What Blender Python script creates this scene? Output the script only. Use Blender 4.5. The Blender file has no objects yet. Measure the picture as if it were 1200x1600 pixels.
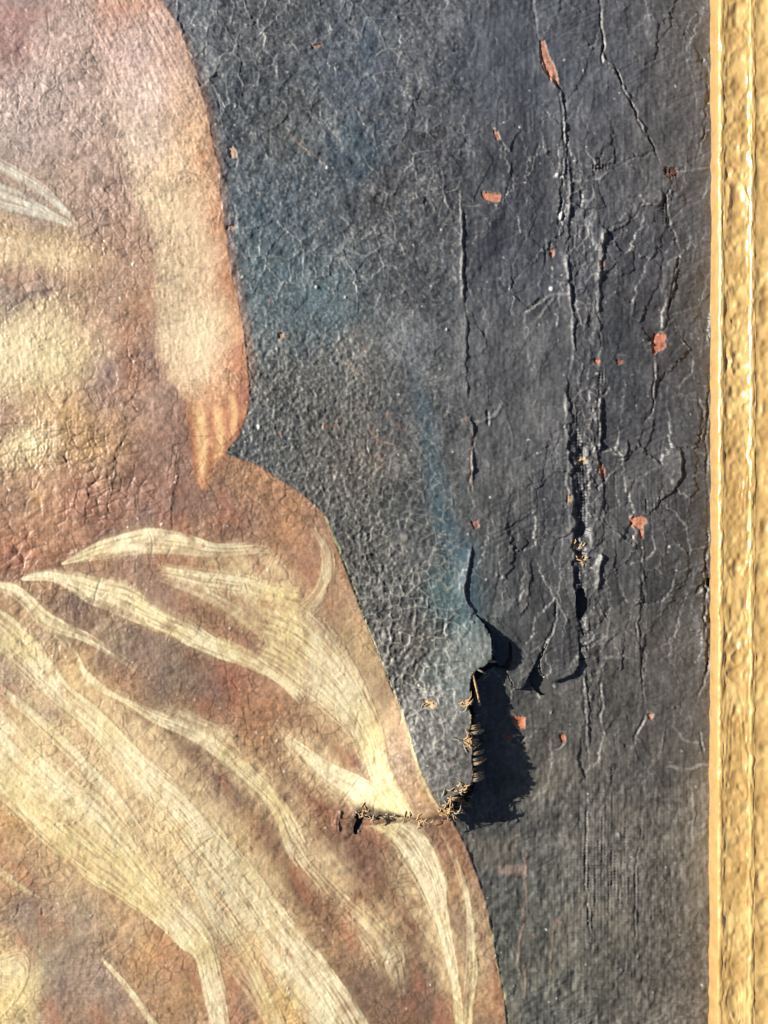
import bpy, math, random
import numpy as np

# ------------------------------------------------------------------ camera, sky, sun, exposure
S = 0.0004                                   # metres of canvas per unit of the drawing grid
sc = bpy.context.scene
COL = sc.collection
CAM_H = 0.55
cam = bpy.data.cameras.new('camera')
co = bpy.data.objects.new('camera', cam)
COL.objects.link(co)
co.location = (0, 0, CAM_H)
cam.sensor_fit = 'VERTICAL'
cam.sensor_height = 36.0
cam.lens = 36.0 * CAM_H / (1600 * S)
cam.clip_start = 0.01
cam.clip_end = 2000
sc.camera = co

SUN_EL, SUN_AZ = 25.0, -78.0
w = bpy.data.worlds.new('World')
sc.world = w
w.use_nodes = True
nt = w.node_tree
sky = nt.nodes.new('ShaderNodeTexSky')
sky.sky_type = 'NISHITA'
sky.sun_disc = False
sky.sun_elevation = math.radians(SUN_EL)
sky.sun_rotation = math.radians(SUN_AZ)
sky.air_density = 0.55
sky.dust_density = 1.2
bg = nt.nodes['Background']
bg.inputs['Strength'].default_value = 0.05
nt.links.new(sky.outputs['Color'], bg.inputs['Color'])
sl = bpy.data.lights.new('sun', 'SUN')
sl.energy = 5.0
sl.angle = math.radians(0.5)
sl.color = (1.0, 0.95, 0.87)
so = bpy.data.objects.new('sun', sl)
COL.objects.link(so)
e, a = math.radians(SUN_EL), math.radians(SUN_AZ)
from mathutils import Vector
sd = Vector((math.sin(a) * math.cos(e), math.cos(a) * math.cos(e), math.sin(e)))
so.rotation_euler = sd.to_track_quat('Z', 'Y').to_euler()
so.location = sd * 3
sc.view_settings.view_transform = 'Standard'
sc.view_settings.look = 'None'
sc.view_settings.exposure = 0.98
sc.view_settings.gamma = 1.0

# ------------------------------------------------------------------ numeric helpers
rng = np.random.default_rng(7)
RX0, RY0, W, H = -240, -240, 1380, 2080
f4 = np.float32
yy, xx = np.mgrid[0:H, 0:W]
X = (xx + RX0).astype(f4)
Y = (yy + RY0).astype(f4)
FX = np.fft.rfftfreq(W)[None, :]
FY = np.fft.fftfreq(H)[:, None]


def lin(c):
    c = np.asarray(c, float) / 255
    return np.where(c <= 0.04045, c / 12.92, ((c + 0.055) / 1.055) ** 2.4)


def gn(sx, sy, ang=0, seed=0):
    """band noise, unit deviation, correlation lengths sx across / sy along direction ang (degrees)"""
    r = np.random.default_rng(seed).standard_normal((H, W))
    c, s = math.cos(math.radians(ang)), math.sin(math.radians(ang))
    u, v = FX * c + FY * s, -FX * s + FY * c
    g = np.exp(-2 * math.pi ** 2 * ((u * sx) ** 2 + (v * sy) ** 2))
    o = np.fft.irfft2(np.fft.rfft2(r) * g, s=(H, W))
    return (o / o.std()).astype(f4)


def blur(a, s):
    g = np.exp(-2 * math.pi ** 2 * s * s * (FX ** 2 + FY ** 2))
    return np.fft.irfft2(np.fft.rfft2(a) * g, s=(H, W)).astype(f4)


def lblur(a, s):
    if s < 0.3:
        return a
    k = int(3 * s) + 1
    t = np.arange(-k, k + 1)
    g = np.exp(-t * t / (2 * s * s))
    g /= g.sum()
    p = np.pad(a, k, mode='constant')
    n = len(g)
    q = sum(g[i] * p[i:i + a.shape[0], :] for i in range(n))
    return sum(g[i] * q[:, i:i + a.shape[1]] for i in range(n)).astype(f4)


def wmat(n, m):
    p = np.linspace(0, m - 1, n)
    i = np.minimum(p.astype(int), m - 2)
    f = p - i
    f = f * f * (3 - 2 * f)
    M = np.zeros((n, m), f4)
    M[np.arange(n), i] = 1 - f
    M[np.arange(n), i + 1] = f
    return M


def up(small, n=None, m=None):
    n, m = n or H, m or W
    return wmat(n, small.shape[0]) @ small.astype(f4) @ wmat(m, small.shape[1]).T


def ln(scale, seed):
    r = np.random.default_rng(seed).standard_normal((int(H / scale) + 2, int(W / scale) + 2))
    return up(r)


def crv(pts, n):
    p = np.asarray(pts, float)
    if len(p) == 2:
        t = np.linspace(0, 1, n)[:, None]
        return p[0] * (1 - t) + p[1] * t
    q = np.vstack([2 * p[0] - p[1], p, 2 * p[-1] - p[-2]])
    d = np.concatenate([[0], np.cumsum(np.hypot(*np.diff(p, axis=0).T))])
    t = np.interp(np.linspace(0, d[-1], n), d, np.arange(len(p)))
    i = np.minimum(t.astype(int), len(p) - 2)
    f = (t - i)[:, None]
    a, b, c, e_ = q[i], q[i + 1], q[i + 2], q[i + 3]
    return 0.5 * (2 * b + (c - a) * f + (2 * a - 5 * b + 4 * c - e_) * f ** 2 + (3 * b - a - 3 * c + e_) * f ** 3)


def plen(p):
    return float(np.hypot(*np.diff(np.asarray(p, float), axis=0).T).sum())


def normals(P):
    d = np.gradient(P, axis=0)
    d /= np.maximum(np.hypot(d[:, 0], d[:, 1])[:, None], 1e-6)
    return np.stack([-d[:, 1], d[:, 0]], 1)


def sm(a, b, x):
    t = np.clip((x - a) / (b - a), 0, 1)
    return t * t * (3 - 2 * t)


def jit(P, amp, seed, k=9):
    r = np.random.default_rng(seed)
    n = len(P)
    a = r.standard_normal((n + 60, 2))
    o = 0
    for kk, s_ in ((k, 1.0), (k * 4, 1.8)):
        kk = max(3, min(kk, n))
        c = np.stack([np.convolve(a[:, j], np.ones(kk) / kk, 'same')[:n] for j in (0, 1)], 1)
        o = o + s_ * c * math.sqrt(kk)
    return P + amp * o * 0.5


def splat(P, offs, vals, pad=4, mode='max'):
    """write vals[n,k] at P[n]+normal*offs[k] into a local raster; returns slice, array"""
    N = normals(P)
    q = P[:, None, :] + N[:, None, :] * offs[None, :, None] if offs.ndim == 1 else P[:, None, :] + N[:, None, :] * offs[:, :, None]
    return splat2(q.reshape(-1, 2), np.broadcast_to(vals, q.shape[:2]).reshape(-1), pad)


def splat2(q, v, pad=4):
    ix = np.rint(q[:, 0] - RX0).astype(int)
    iy = np.rint(q[:, 1] - RY0).astype(int)
    ok = (ix >= 0) & (ix < W) & (iy >= 0) & (iy < H)
    ix, iy, v = ix[ok], iy[ok], np.asarray(v)[ok]
    if len(ix) == 0:
        return (slice(0, 1), slice(0, 1)), np.zeros((1, 1), f4)
    x0, x1 = max(ix.min() - pad, 0), min(ix.max() + pad + 1, W)
    y0, y1 = max(iy.min() - pad, 0), min(iy.max() + pad + 1, H)
    out = np.zeros((y1 - y0, x1 - x0), f4)
    np.maximum.at(out, (iy - y0, ix - x0), v.astype(f4))
    return (slice(y0, y1), slice(x0, x1)), out


def line(pts, wd, jitter=0.0, seed=0, soft=0.6, taper=0.12, gaps=0.0):
    """soft line mask along a curve; wd = width (number or list along the curve)"""
    n = max(int(plen(pts) / 0.5), 6)
    P = crv(pts, n)
    if jitter:
        P = jit(P, jitter, seed)
    ww = np.interp(np.linspace(0, 1, n), np.linspace(0, 1, len(np.atleast_1d(wd))), np.atleast_1d(wd))
    t = np.linspace(0, 1, n)
    tp = sm(0, taper, t) * sm(0, taper, 1 - t) if taper else np.ones(n)
    ww = np.maximum(ww * (0.35 + 0.65 * tp), 0.6)
    k = max(int(ww.max() / 0.5), 2)
    u = np.linspace(-0.5, 0.5, k)
    offs = ww[:, None] * u[None, :]
    v = np.repeat((0.4 + 0.6 * tp)[:, None], k, 1)
    if gaps:
        r = np.random.default_rng(seed + 99)
        g = np.interp(np.linspace(0, 1, n), np.linspace(0, 1, max(n // 24, 4)), r.random(max(n // 24, 4)))
        v = v * np.clip(1.0 - gaps * 1.6 * g[:, None], 0, 1)
    sl_, m = splat(P, offs, v, pad=int(3 * soft) + 3)
    return sl_, np.clip(lblur(m, soft), 0, 1)


def poly(pts, soft=0.7, pad=None, jitter=0, seed=0):
    p = np.asarray(pts, float)
    if jitter:
        n = int(plen(np.vstack([p, p[:1]])) / 2.0)
        q = np.vstack([p, p[:1]])
        d = np.concatenate([[0], np.cumsum(np.hypot(*np.diff(q, axis=0).T))])
        t = np.linspace(0, d[-1], n, endpoint=False)
        p = np.stack([np.interp(t, d, q[:, j]) for j in (0, 1)], 1)
        p = p + np.random.default_rng(seed).standard_normal(p.shape) * jitter
    pad = int(3 * soft) + 2 if pad is None else pad
    x0 = int(max(p[:, 0].min() - pad - RX0, 0)); x1 = int(min(p[:, 0].max() + pad - RX0 + 1, W))
    y0 = int(max(p[:, 1].min() - pad - RY0, 0)); y1 = int(min(p[:, 1].max() + pad - RY0 + 1, H))
    gx, gy = X[y0:y1, x0:x1], Y[y0:y1, x0:x1]
    ins = np.zeros(gx.shape, bool)
    n = len(p)
    rows = gy[:, 0]
    for i in range(n):
        (xa, ya), (xb, yb) = p[i], p[(i + 1) % n]
        if ya == yb:
            continue
        r = np.nonzero((rows > min(ya, yb)) & (rows <= max(ya, yb)))[0]
        if len(r) == 0:
            continue
        xi = xa + (rows[r] - ya) * (xb - xa) / (yb - ya)
        ins[r] ^= gx[r] < xi[:, None]
    return (slice(y0, y1), slice(x0, x1)), lblur(ins.astype(f4), soft)


def full(pm):
    o = np.zeros((H, W), f4)
    o[pm[0]] = pm[1]
    return o


def voro(cell, asp=1.0, warp=0.25, seed=0, ang=0):
    """edge distance (px), centre distance, per-cell random, offset from cell centre"""
    c_, s_ = math.cos(math.radians(ang)), math.sin(math.radians(ang))
    wx = gn(cell * .8, cell * .8, 0, seed + 1) * cell * warp * .55 + gn(2, 2, 0, seed + 3) * cell * .022
    wy = gn(cell * .8, cell * .8, 0, seed + 2) * cell * warp * .55 + gn(2, 2, 0, seed + 4) * cell * .022
    u = (X * c_ + Y * s_ + wx) / (cell * asp) + 100
    v = (-X * s_ + Y * c_ + wy) / cell + 100
    iu, iv = np.floor(u).astype(np.int32), np.floor(v).astype(np.int32)
    r = np.random.default_rng(seed)
    T = r.random((256, 256, 3)).astype(f4)
    f1 = np.full((H, W), 9, f4); f2 = f1.copy()
    rid = np.zeros((H, W), f4); ox = rid.copy(); oy = rid.copy()
    for dy in (-1, 0, 1):
        for dx in (-1, 0, 1):
            a_, b_ = iu + dx, iv + dy
            t = T[b_ & 255, a_ & 255]
            px, py = a_ + t[..., 0] - u, b_ + t[..., 1] - v
            d = np.sqrt(px * px + py * py).astype(f4)
            nw = d < f1
            f2 = np.where(nw, f1, np.minimum(f2, d))
            rid = np.where(nw, t[..., 2], rid)
            ox = np.where(nw, -px, ox); oy = np.where(nw, -py, oy)
            f1 = np.where(nw, d, f1)
    return (f2 - f1) * cell * 0.55, f1, rid, ox.astype(f4), oy.astype(f4)


def field(pts, p0=18.0):
    """smooth colour field through scattered (x, y, r, g, b) points, linear light"""
    a_ = np.asarray(pts, float)
    h, w_ = H // 8, W // 8
    gy, gx = np.mgrid[0:h, 0:w_]
    gx = gx * (W - 1) / (w_ - 1) + RX0
    gy = gy * (H - 1) / (h - 1) + RY0
    c = lin(a_[:, 2:])
    num = np.zeros((h, w_, 3)); den = np.zeros((h, w_))
    for (x, y), k in zip(a_[:, :2], c):
        wt = 1 / ((gx - x) ** 2 + (gy - y) ** 2 + p0 * p0) ** 1.7
        num += wt[..., None] * k
        den += wt
    num /= den[..., None]
    return np.stack([up(num[..., i]) for i in range(3)], -1)


def mix(pm, col, k=1.0):
    sl_, m = pm
    m = np.clip(m * k, 0, 1)[..., None]
    C[sl_] = C[sl_] * (1 - m) + lin(col).astype(f4) * m


def add_h(pm, h):
    HT[pm[0]] += pm[1] * h


# ------------------------------------------------------------------ where each painted area lies
ARM_R = [(225, -240), (235, -80), (255, 0), (275, 35), (300, 100), (320, 160), (333, 220), (343, 270), (348, 330), (355, 390), (362, 430), (378, 500), (386, 560), (390, 600), (388, 640), (378, 670), (365, 690), (352, 708)]
DRAPE_R = [(352, 708), (375, 716), (400, 725), (430, 745), (470, 770), (500, 795), (513, 812), (525, 850), (540, 890), (555, 930), (572, 975), (590, 1020), (610, 1070), (630, 1115), (645, 1170), (665, 1215), (688, 1252), (712, 1292), (735, 1340), (755, 1400), (770, 1460), (785, 1540), (793, 1600), (805, 1700), (812, 1840)]
WAIST = [(-240, 900), (0, 897), (60, 890), (90, 880), (125, 858), (160, 835), (220, 806), (262, 782), (300, 770), (322, 768), (332, 742), (344, 724), (352, 708)]
ARM_L = [(352, 708), (344, 722), (336, 730), (331, 738), (328, 754), (323, 763), (316, 765), (306, 748), (301, 705), (292, 650), (284, 622), (262, 592), (246, 565), (240, 520), (238, 460), (243, 400), (232, 350), (208, 300), (194, 250), (176, 190), (160, 130), (150, 60), (148, 0), (140, -240)]
arm_r, drape_r = crv(ARM_R, 200), crv(DRAPE_R, 260)
edge_wob = lambda P, s: jit(P, 0.5, s, 5)
FIG = np.vstack([edge_wob(arm_r, 3), edge_wob(drape_r, 4), [(-240, 1840), (-240, -240)]])
fig = poly(FIG, 0.9)
m_fig = full(fig)
m_drp_h = full(poly(np.vstack([crv(WAIST, 120), drape_r, [(-240, 1840)]]), 0))
m_arm_h = full(poly(np.vstack([arm_r, crv(ARM_L, 120)]), 0))
m_fig_h = full(poly(FIG, 0))
m_drp = blur(m_drp_h, 5)
low = sm(560, 620, Y)
m_arm = blur(m_arm_h, 9) * (1 - low) + blur(m_arm_h, 2.2) * low

BG = [(300, 20, 85, 90, 96), (400, 60, 78, 82, 86), (350, 200, 72, 80, 88), (450, 200, 76, 80, 82), (550, 120, 72, 80, 90), (650, 80, 76, 80, 86), (750, 100, 70, 74, 82), (850, 100, 68, 72, 80), (950, 100, 72, 74, 80), (1050, 100, 84, 82, 82), (1050, 250, 78, 76, 77), (560, 250, 62, 78, 90), (420, 330, 66, 80, 90), (420, 440, 68, 86, 92), (500, 480, 72, 92, 98), (600, 300, 78, 78, 80), (680, 200, 72, 74, 80), (780, 260, 66, 68, 74), (800, 400, 58, 61, 68), (900, 380, 64, 66, 72), (1000, 400, 66, 66, 70), (1080, 450, 74, 71, 70), (650, 450, 72, 74, 78), (650, 530, 88, 92, 96), (700, 540, 82, 84, 86), (560, 560, 82, 82, 80), (460, 620, 72, 74, 73), (420, 680, 74, 78, 80), (520, 680, 84, 82, 76), (570, 720, 92, 86, 78), (620, 640, 80, 82, 84), (640, 790, 78, 82, 82), (560, 850, 80, 80, 76), (620, 900, 82, 82, 79), (690, 930, 64, 80, 82), (640, 1000, 88, 84, 78), (700, 1050, 72, 82, 80), (660, 1100, 80, 78, 74), (690, 1180, 84, 82, 78), (780, 560, 70, 70, 73), (820, 650, 74, 74, 75), (800, 780, 74, 74, 74), (830, 870, 66, 66, 67), (860, 780, 60, 62, 66), (950, 560, 64, 66, 70), (1000, 650, 70, 70, 73), (1060, 560, 72, 70, 70), (1000, 760, 74, 73, 73), (1060, 800, 62, 61, 62), (980, 900, 70, 69, 69), (1060, 900, 68, 67, 66), (1000, 1000, 82, 78, 73), (860, 950, 62, 62, 63), (870, 1020, 66, 66, 66), (950, 1080, 76, 74, 70), (880, 1120, 78, 76, 71), (1050, 1100, 78, 74, 70), (860, 1200, 92, 88, 80), (950, 1200, 88, 84, 76), (1050, 1180, 74, 70, 66), (780, 1320, 78, 78, 74), (830, 1400, 84, 84, 76), (950, 1330, 98, 93, 84), (1040, 1400, 94, 88, 78), (1080, 1300, 100, 94, 84), (860, 1520, 88, 87, 76), (960, 1500, 98, 94, 82), (1060, 1540, 108, 100, 88), (820, 1590, 84, 84, 76)]
ARM = [(180, 20, 190, 150, 125), (210, 80, 200, 170, 150), (270, 80, 195, 160, 135), (230, 150, 205, 178, 155), (290, 150, 200, 165, 130), (310, 200, 200, 160, 115), (230, 220, 205, 180, 150), (280, 260, 205, 175, 130), (325, 250, 190, 140, 95), (250, 330, 205, 180, 135), (300, 360, 208, 180, 135), (338, 350, 185, 130, 85), (270, 430, 205, 180, 135), (320, 430, 200, 170, 125), (355, 430, 180, 120, 75), (310, 520, 212, 190, 145), (270, 520, 205, 180, 135), (350, 520, 195, 150, 100), (375, 560, 175, 110, 70), (300, 590, 205, 175, 130), (340, 600, 200, 155, 105), (375, 620, 165, 105, 75), (310, 660, 196, 138, 85), (315, 720, 195, 130, 75), (345, 660, 190, 125, 80), (360, 650, 190, 128, 80)]
TORSO = [(20, 60, 150, 115, 110), (90, 60, 170, 145, 135), (60, 150, 178, 155, 148), (120, 200, 170, 145, 135), (30, 200, 172, 150, 143), (160, 250, 165, 138, 125), (180, 300, 160, 130, 118), (60, 330, 165, 145, 135), (140, 350, 160, 132, 118), (190, 380, 165, 130, 110), (20, 385, 205, 170, 130), (80, 400, 215, 185, 140), (130, 410, 205, 170, 130), (30, 440, 170, 135, 115), (60, 445, 150, 125, 118), (10, 470, 130, 110, 105), (70, 490, 200, 175, 135), (20, 530, 220, 195, 155), (70, 560, 215, 195, 145), (120, 560, 200, 175, 135), (130, 480, 185, 150, 120), (170, 470, 165, 135, 120), (205, 480, 175, 130, 100), (180, 580, 140, 115, 108), (210, 590, 175, 125, 95), (160, 620, 150, 118, 105), (110, 650, 190, 150, 105), (40, 690, 215, 195, 150), (60, 640, 190, 155, 115), (20, 660, 165, 125, 105), (130, 690, 180, 140, 95), (180, 680, 175, 135, 100), (240, 620, 155, 125, 112), (240, 700, 145, 112, 98), (280, 690, 140, 105, 92), (220, 760, 140, 102, 88), (60, 760, 175, 135, 105), (20, 790, 165, 125, 100), (120, 770, 160, 112, 88), (60, 830, 160, 115, 85), (20, 870, 165, 110, 85), (150, 800, 150, 105, 85), (265, 760, 140, 100, 85), (230, 570, 150, 118, 108), (180, 430, 168, 134, 115)]
DRAPE = [(340, 740, 150, 105, 85), (420, 770, 160, 110, 85), (480, 810, 165, 115, 90), (300, 790, 145, 100, 85), (200, 800, 135, 95, 82), (360, 820, 150, 100, 78), (440, 860, 165, 110, 80), (500, 860, 160, 105, 80), (530, 920, 155, 108, 85), (60, 890, 150, 105, 80), (300, 900, 155, 100, 75), (150, 960, 130, 92, 80), (200, 1000, 125, 95, 88), (280, 1040, 125, 100, 95), (330, 1060, 130, 100, 92), (370, 1050, 160, 95, 70), (400, 1100, 160, 105, 78), (300, 1090, 130, 98, 88), (190, 1060, 150, 105, 85), (220, 1130, 125, 85, 70), (270, 1170, 130, 90, 75), (350, 1230, 130, 88, 78), (420, 1180, 160, 112, 85), (480, 1140, 160, 115, 88), (560, 1010, 160, 125, 95), (590, 1080, 160, 115, 90), (620, 1150, 160, 120, 95), (650, 1230, 155, 118, 90), (440, 1300, 125, 80, 65), (500, 1270, 140, 85, 62), (480, 1390, 130, 85, 65), (560, 1350, 130, 85, 70), (560, 1420, 140, 92, 72), (600, 1480, 150, 110, 80), (640, 1450, 130, 80, 65), (660, 1550, 120, 85, 75), (560, 1550, 130, 95, 80), (700, 1330, 150, 100, 80), (730, 1400, 145, 105, 85), (760, 1500, 150, 108, 85), (780, 1580, 150, 105, 78), (30, 1290, 170, 125, 85), (100, 1340, 175, 130, 90), (30, 1360, 165, 120, 90), (60, 1430, 150, 120, 110), (120, 1450, 155, 125, 108), (180, 1400, 170, 125, 90), (20, 1540, 195, 170, 115), (100, 1560, 140, 110, 105), (160, 1550, 150, 120, 110), (230, 1480, 165, 115, 85), (270, 1560, 165, 120, 90), (380, 1570, 165, 120, 95), (430, 1480, 170, 130, 100), (250, 1240, 180, 145, 110), (330, 1320, 185, 150, 110), (370, 1400, 180, 145, 108), (60, 1160, 190, 160, 115), (150, 1200, 190, 158, 115), (200, 1190, 192, 158, 116), (250, 1265, 190, 155, 112), (300, 1330, 188, 152, 110), (345, 1390, 190, 155, 112), (400, 1470, 186, 150, 108), (450, 1560, 184, 150, 108), (120, 1150, 190, 160, 120), (30, 1130, 190, 160, 118), (130, 1080, 180, 148, 112), (20, 1060, 165, 130, 105), (90, 1110, 165, 130, 105)]

C = field(BG, 22).astype(f4)
SHEEN = 0.012                                 # part of the dark paint's brightness that is varnish gloss
C = np.maximum(C - SHEEN, 0.006)
HT = np.zeros((H, W), f4)

# ---- dark background: scumbles, streaks
n1, n2 = gn(14, 14, 0, 11), gn(2.2, 4.5, 8, 12)
n3 = gn(1.0, 1.0, 0, 13)
n4 = gn(45, 45, 0, 14)
mid = sm(760, 690, X + 12 * n1) * (1 - m_fig)            # the crackled left part of the dark ground
n5 = gn(1.6, 1.6, 0, 15)
gl = (C @ np.array([.3, .5, .2], f4))[..., None]
C = C * (1 - .28) + gl * .28 * np.array([1.0, .99, .98], f4)
C *= (1 + .03 * mid - .03)[..., None]
C *= (1 + .18 * (1 - mid) * sm(1260, 1060, Y) * (1 - m_fig))[..., None]
C *= (1 + 0.09 * n1 + 0.06 * n4 + 0.12 * n2 * (0.4 + 0.6 * mid) + (0.09 + .10 * mid) * n3 + (.07 + .12 * mid) * n5)[..., None].clip(0.35, 2)
for pts, wd, col, k, so_ in (
        ([(652, 590), (662, 640), (672, 700), (684, 770), (700, 830), (722, 900)], [16, 22, 26, 30, 36, 40], (64, 88, 98), 0.6, 7),
        ([(735, 840), (728, 890), (735, 940), (745, 975)], [26, 30, 30, 26], (56, 82, 94), 0.6, 6),
        ([(700, 880), (690, 930), (720, 970), (745, 1000)], [30, 40, 40, 26], (62, 88, 90), 0.55, 10),
        ([(530, 190), (560, 240), (575, 270)], [28, 40, 24], (62, 80, 90), 0.3, 12),
        ([(400, 300), (420, 400), (470, 470), (540, 500), (600, 505)], [30, 40, 44, 40, 20], (68, 88, 94), 0.32, 14),
        ([(560, 160), (590, 20)], [24, 30], (66, 84, 100), 0.35, 12),
        ([(620, 530), (680, 535), (740, 530)], [24, 30, 14], (104, 108, 112), 0.5, 12),
        ([(640, 550), (650, 600)], [26, 20], (98, 108, 114), 0.4, 9)):
    mix(line(pts, wd, 0, 0, so_), col, k)
for i in range(46):                                       # dry vertical streaks of teal and grey
    r = np.random.default_rng(900 + i)
    x, y = r.uniform(400, 740), r.uniform(20, 900)
    if x < 400 + max(0, y - 700) * .7:
        continue
    L = r.uniform(40, 120)
    mix(line([(x, y), (x + r.uniform(-6, 8), y + L / 2), (x + r.uniform(-4, 14), y + L)], r.uniform(1.5, 5), 0.4, i, 1.5, 0.4, 0.5),
        [(56, 84, 98), (100, 100, 96), (52, 56, 60)][i % 3], 0.35)

# ---- figure colours
FC = field(DRAPE, 16)
FT = field(TORSO, 28)
FA = field(ARM, 18)
md, ma = m_drp[..., None], m_arm[..., None]
FT *= (.83 + .14 * sm(420, 60, Y))[..., None]  # upper torso lightened: hazy glare put into its colour
FA *= np.array([.89, .89, .99])
la_ = (FA @ np.array([.35, .5, .15]))[..., None]
FA = FA * .84 + la_ * .16 * np.array([1.08, 1.0, .88])
FT *= np.array([.98, 1.01, .97])
lum = FC @ np.array([.35, .5, .15])
FC = (FC * .72 + lum[..., None] * .28 * np.array([1.12, 1.02, .78])) * np.array([1.05, 1.07, .92])
FC *= ((FC @ np.array([.35, .5, .15])) / .23).clip(.5, 1.6)[..., None] ** .35 * .93
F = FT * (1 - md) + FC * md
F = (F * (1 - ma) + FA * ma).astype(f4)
del FC, FT, FA
fl1, fl2 = gn(8, 8, 0, 21), gn(2.0, 2.6, 20, 22)
redm = gn(22, 22, 0, 23)
F *= (1 + 0.075 * fl1 + 0.07 * fl2 + 0.05 * n3)[..., None]
dk = m_drp * (1 - m_arm)
F[..., 0] *= 1 + 0.03 * redm * dk
F[..., 2] *= 1 - 0.06 * redm * dk
wv = np.sin(2 * math.pi * X / 5.4 + 1.3 * gn(25, 25, 0, 16)) + np.sin(2 * math.pi * Y / 5.0 + 1.3 * gn(25, 25, 0, 17))
wvm = .02 + .03 * sm(0, 1.5, gn(30, 30, 0, 18))
F *= (1 + wvm * wv + .06 * n5 + .05 * n3)[..., None]
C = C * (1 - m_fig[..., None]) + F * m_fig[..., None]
sp_ = (sm(1.1, 2.3, gn(1.2, 1.2, 0, 19) + .35 * n1) * (.30 * mid + .15) * (1 - m_fig))[..., None]
C = C * (1 - sp_) + lin((150, 148, 138)).astype(f4) * sp_
C *= (1 - .4 * sm(.9, 2.2, gn(1.5, 1.5, 0, 20)) * (.5 * mid + .2) * (1 - m_fig))[..., None]
del F
# warm scorched and cool grey patches on the red cloth
gm = sm(0.7, 1.7, gn(13, 18, 35, 25)) * dk * 0.28
rm_ = sm(0.5, 1.8, gn(10, 22, -15, 26)) * dk * 0.3
for m_, col in ((gm, (118, 98, 86)), (rm_, (166, 100, 72))):
    m_ = (m_ * m_fig)[..., None]
    C = C * (1 - m_) + lin(col).astype(f4) * m_
# flesh: fine dry-brush grain, brown specks between pale hairs
st = gn(1.3, 5.5, -4, 31)
flesh_l = m_fig * (1 - m_drp) * sm(0.22, 0.42, C[..., 1])
C *= (1 - 0.13 * flesh_l * sm(0.4, 1.9, st) + 0.06 * flesh_l * sm(-0.4, -1.8, st))[..., None]
yl = (flesh_l * sm(0.3, 1.6, gn(9, 14, 0, 32)) * 0.15)[..., None]
C = C * (1 - yl) + C * np.array([0.98, 0.96, 0.84], f4) * yl
# arm edge and fingers
for pts, wd, col, k, so_ in (
        ([(312, 470), (312, 530), (304, 590)], [60, 78, 50], (222, 200, 164), 0.55, 14),
        ([(290, 300), (300, 380), (305, 440)], [50, 56, 56], (214, 190, 154), 0.4, 14),
        ([(258, 0), (302, 100), (331, 205), (345, 300), (355, 390), (375, 500), (385, 580), (384, 640)], [8, 9, 10, 12, 14, 20, 24, 20], (170, 118, 84), 0.4, 6),
        ([(300, 600), (330, 612), (372, 610)], [10, 12, 10], (176, 122, 78), 0.35, 6),
        ([(150, 10), (200, 12), (255, 6)], [12, 18, 10], (170, 120, 90), 0.4, 6),
        ([(295, 640), (302, 700), (307, 748)], [4, 6, 4], (142, 88, 60), 0.7, 1.6),
        ([(326, 636), (332, 690), (328, 745)], [4, 7, 4], (150, 98, 68), 0.55, 1.8),
        ([(349, 622), (357, 668), (349, 712)], [4, 7, 4], (150, 98, 68), 0.55, 1.8),
        ([(372, 618), (375, 650), (368, 690)], [4, 6, 5], (148, 90, 62), 0.7, 1.8),
        ([(311, 630), (317, 695), (317, 752)], [12, 14, 6], (220, 184, 132), 0.75, 2.4),
        ([(337, 630), (345, 685), (339, 722)], [10, 11, 5], (216, 178, 126), 0.72, 2.2),
        ([(360, 612), (367, 645), (363, 682)], [8, 9, 5], (212, 174, 124), 0.7, 2.2),
        ([(372, 600), (383, 618), (384, 640)], [9, 13, 8], (140, 92, 78), 0.6, 3),
        ([(276, 605), (292, 632), (300, 680)], [8, 10, 8], (140, 96, 80), 0.4, 5),
        ([(238, 410), (234, 480), (238, 540), (262, 596)], [10, 14, 12, 8], (150, 104, 84), 0.45, 5),
        ([(234, 520), (238, 570)], [8, 12], (134, 110, 102), 0.4, 4),
        ([(0, 505), (30, 470), (70, 455), (95, 447)], [14, 12, 8, 4], (100, 80, 76), 0.85, 3),
        ([(80, 450), (130, 440), (170, 430)], [8, 8, 4], (150, 112, 96), 0.5, 4),
        ([(0, 20), (60, 22), (110, 8)], [26, 14, 4], (128, 84, 80), 0.5, 8),
        ([(0, 2), (40, 4), (85, 0)], [14, 12, 6], (110, 100, 96), 0.5, 5),
        ([(0, 300), (40, 310), (90, 340)], [8, 8, 4], (110, 102, 100), 0.4, 4),
        ([(0, 905), (40, 900), (95, 882)], [10, 7, 4], (112, 66, 54), 0.6, 3),
        ([(100, 876), (150, 845), (200, 822)], [6, 8, 5], (110, 80, 76), 0.5, 3),
        ([(200, 815), (260, 795), (330, 790), (400, 800)], [20, 26, 22, 10], (118, 92, 86), 0.4, 9),
        ([(160, 560), (165, 585), (155, 610)], [18, 26, 16], (136, 114, 108), 0.4, 6),
        ([(195, 500), (200, 560), (205, 600)], [18, 22, 14], (182, 126, 94), 0.35, 8),
        ([(60, 770), (55, 790)], [18, 12], (210, 160, 90), 0.5, 6),
        ([(-40, 590), (20, 545), (70, 540), (115, 560)], [120, 120, 110, 60], (218, 198, 158), 0.6, 18),
        ([(-40, 380), (30, 390), (80, 398), (145, 412)], [40, 40, 34, 16], (214, 186, 146), 0.6, 7),
        ([(0, 440), (60, 432), (120, 438)], [10, 8, 5], (158, 118, 98), 0.5, 4),
        ([(15, 690), (60, 695), (95, 690)], [22, 22, 10], (222, 204, 158), 0.5, 6)):
    mix(line(pts, wd, 0, 0, so_), col, k)

# ---- pale cloth folds: dragged-brush ribbons between two edge curves
CREAM = np.zeros((H, W), f4)
STR = np.zeros((H, W), f4)
SC = np.zeros((H, W), f4)


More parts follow.
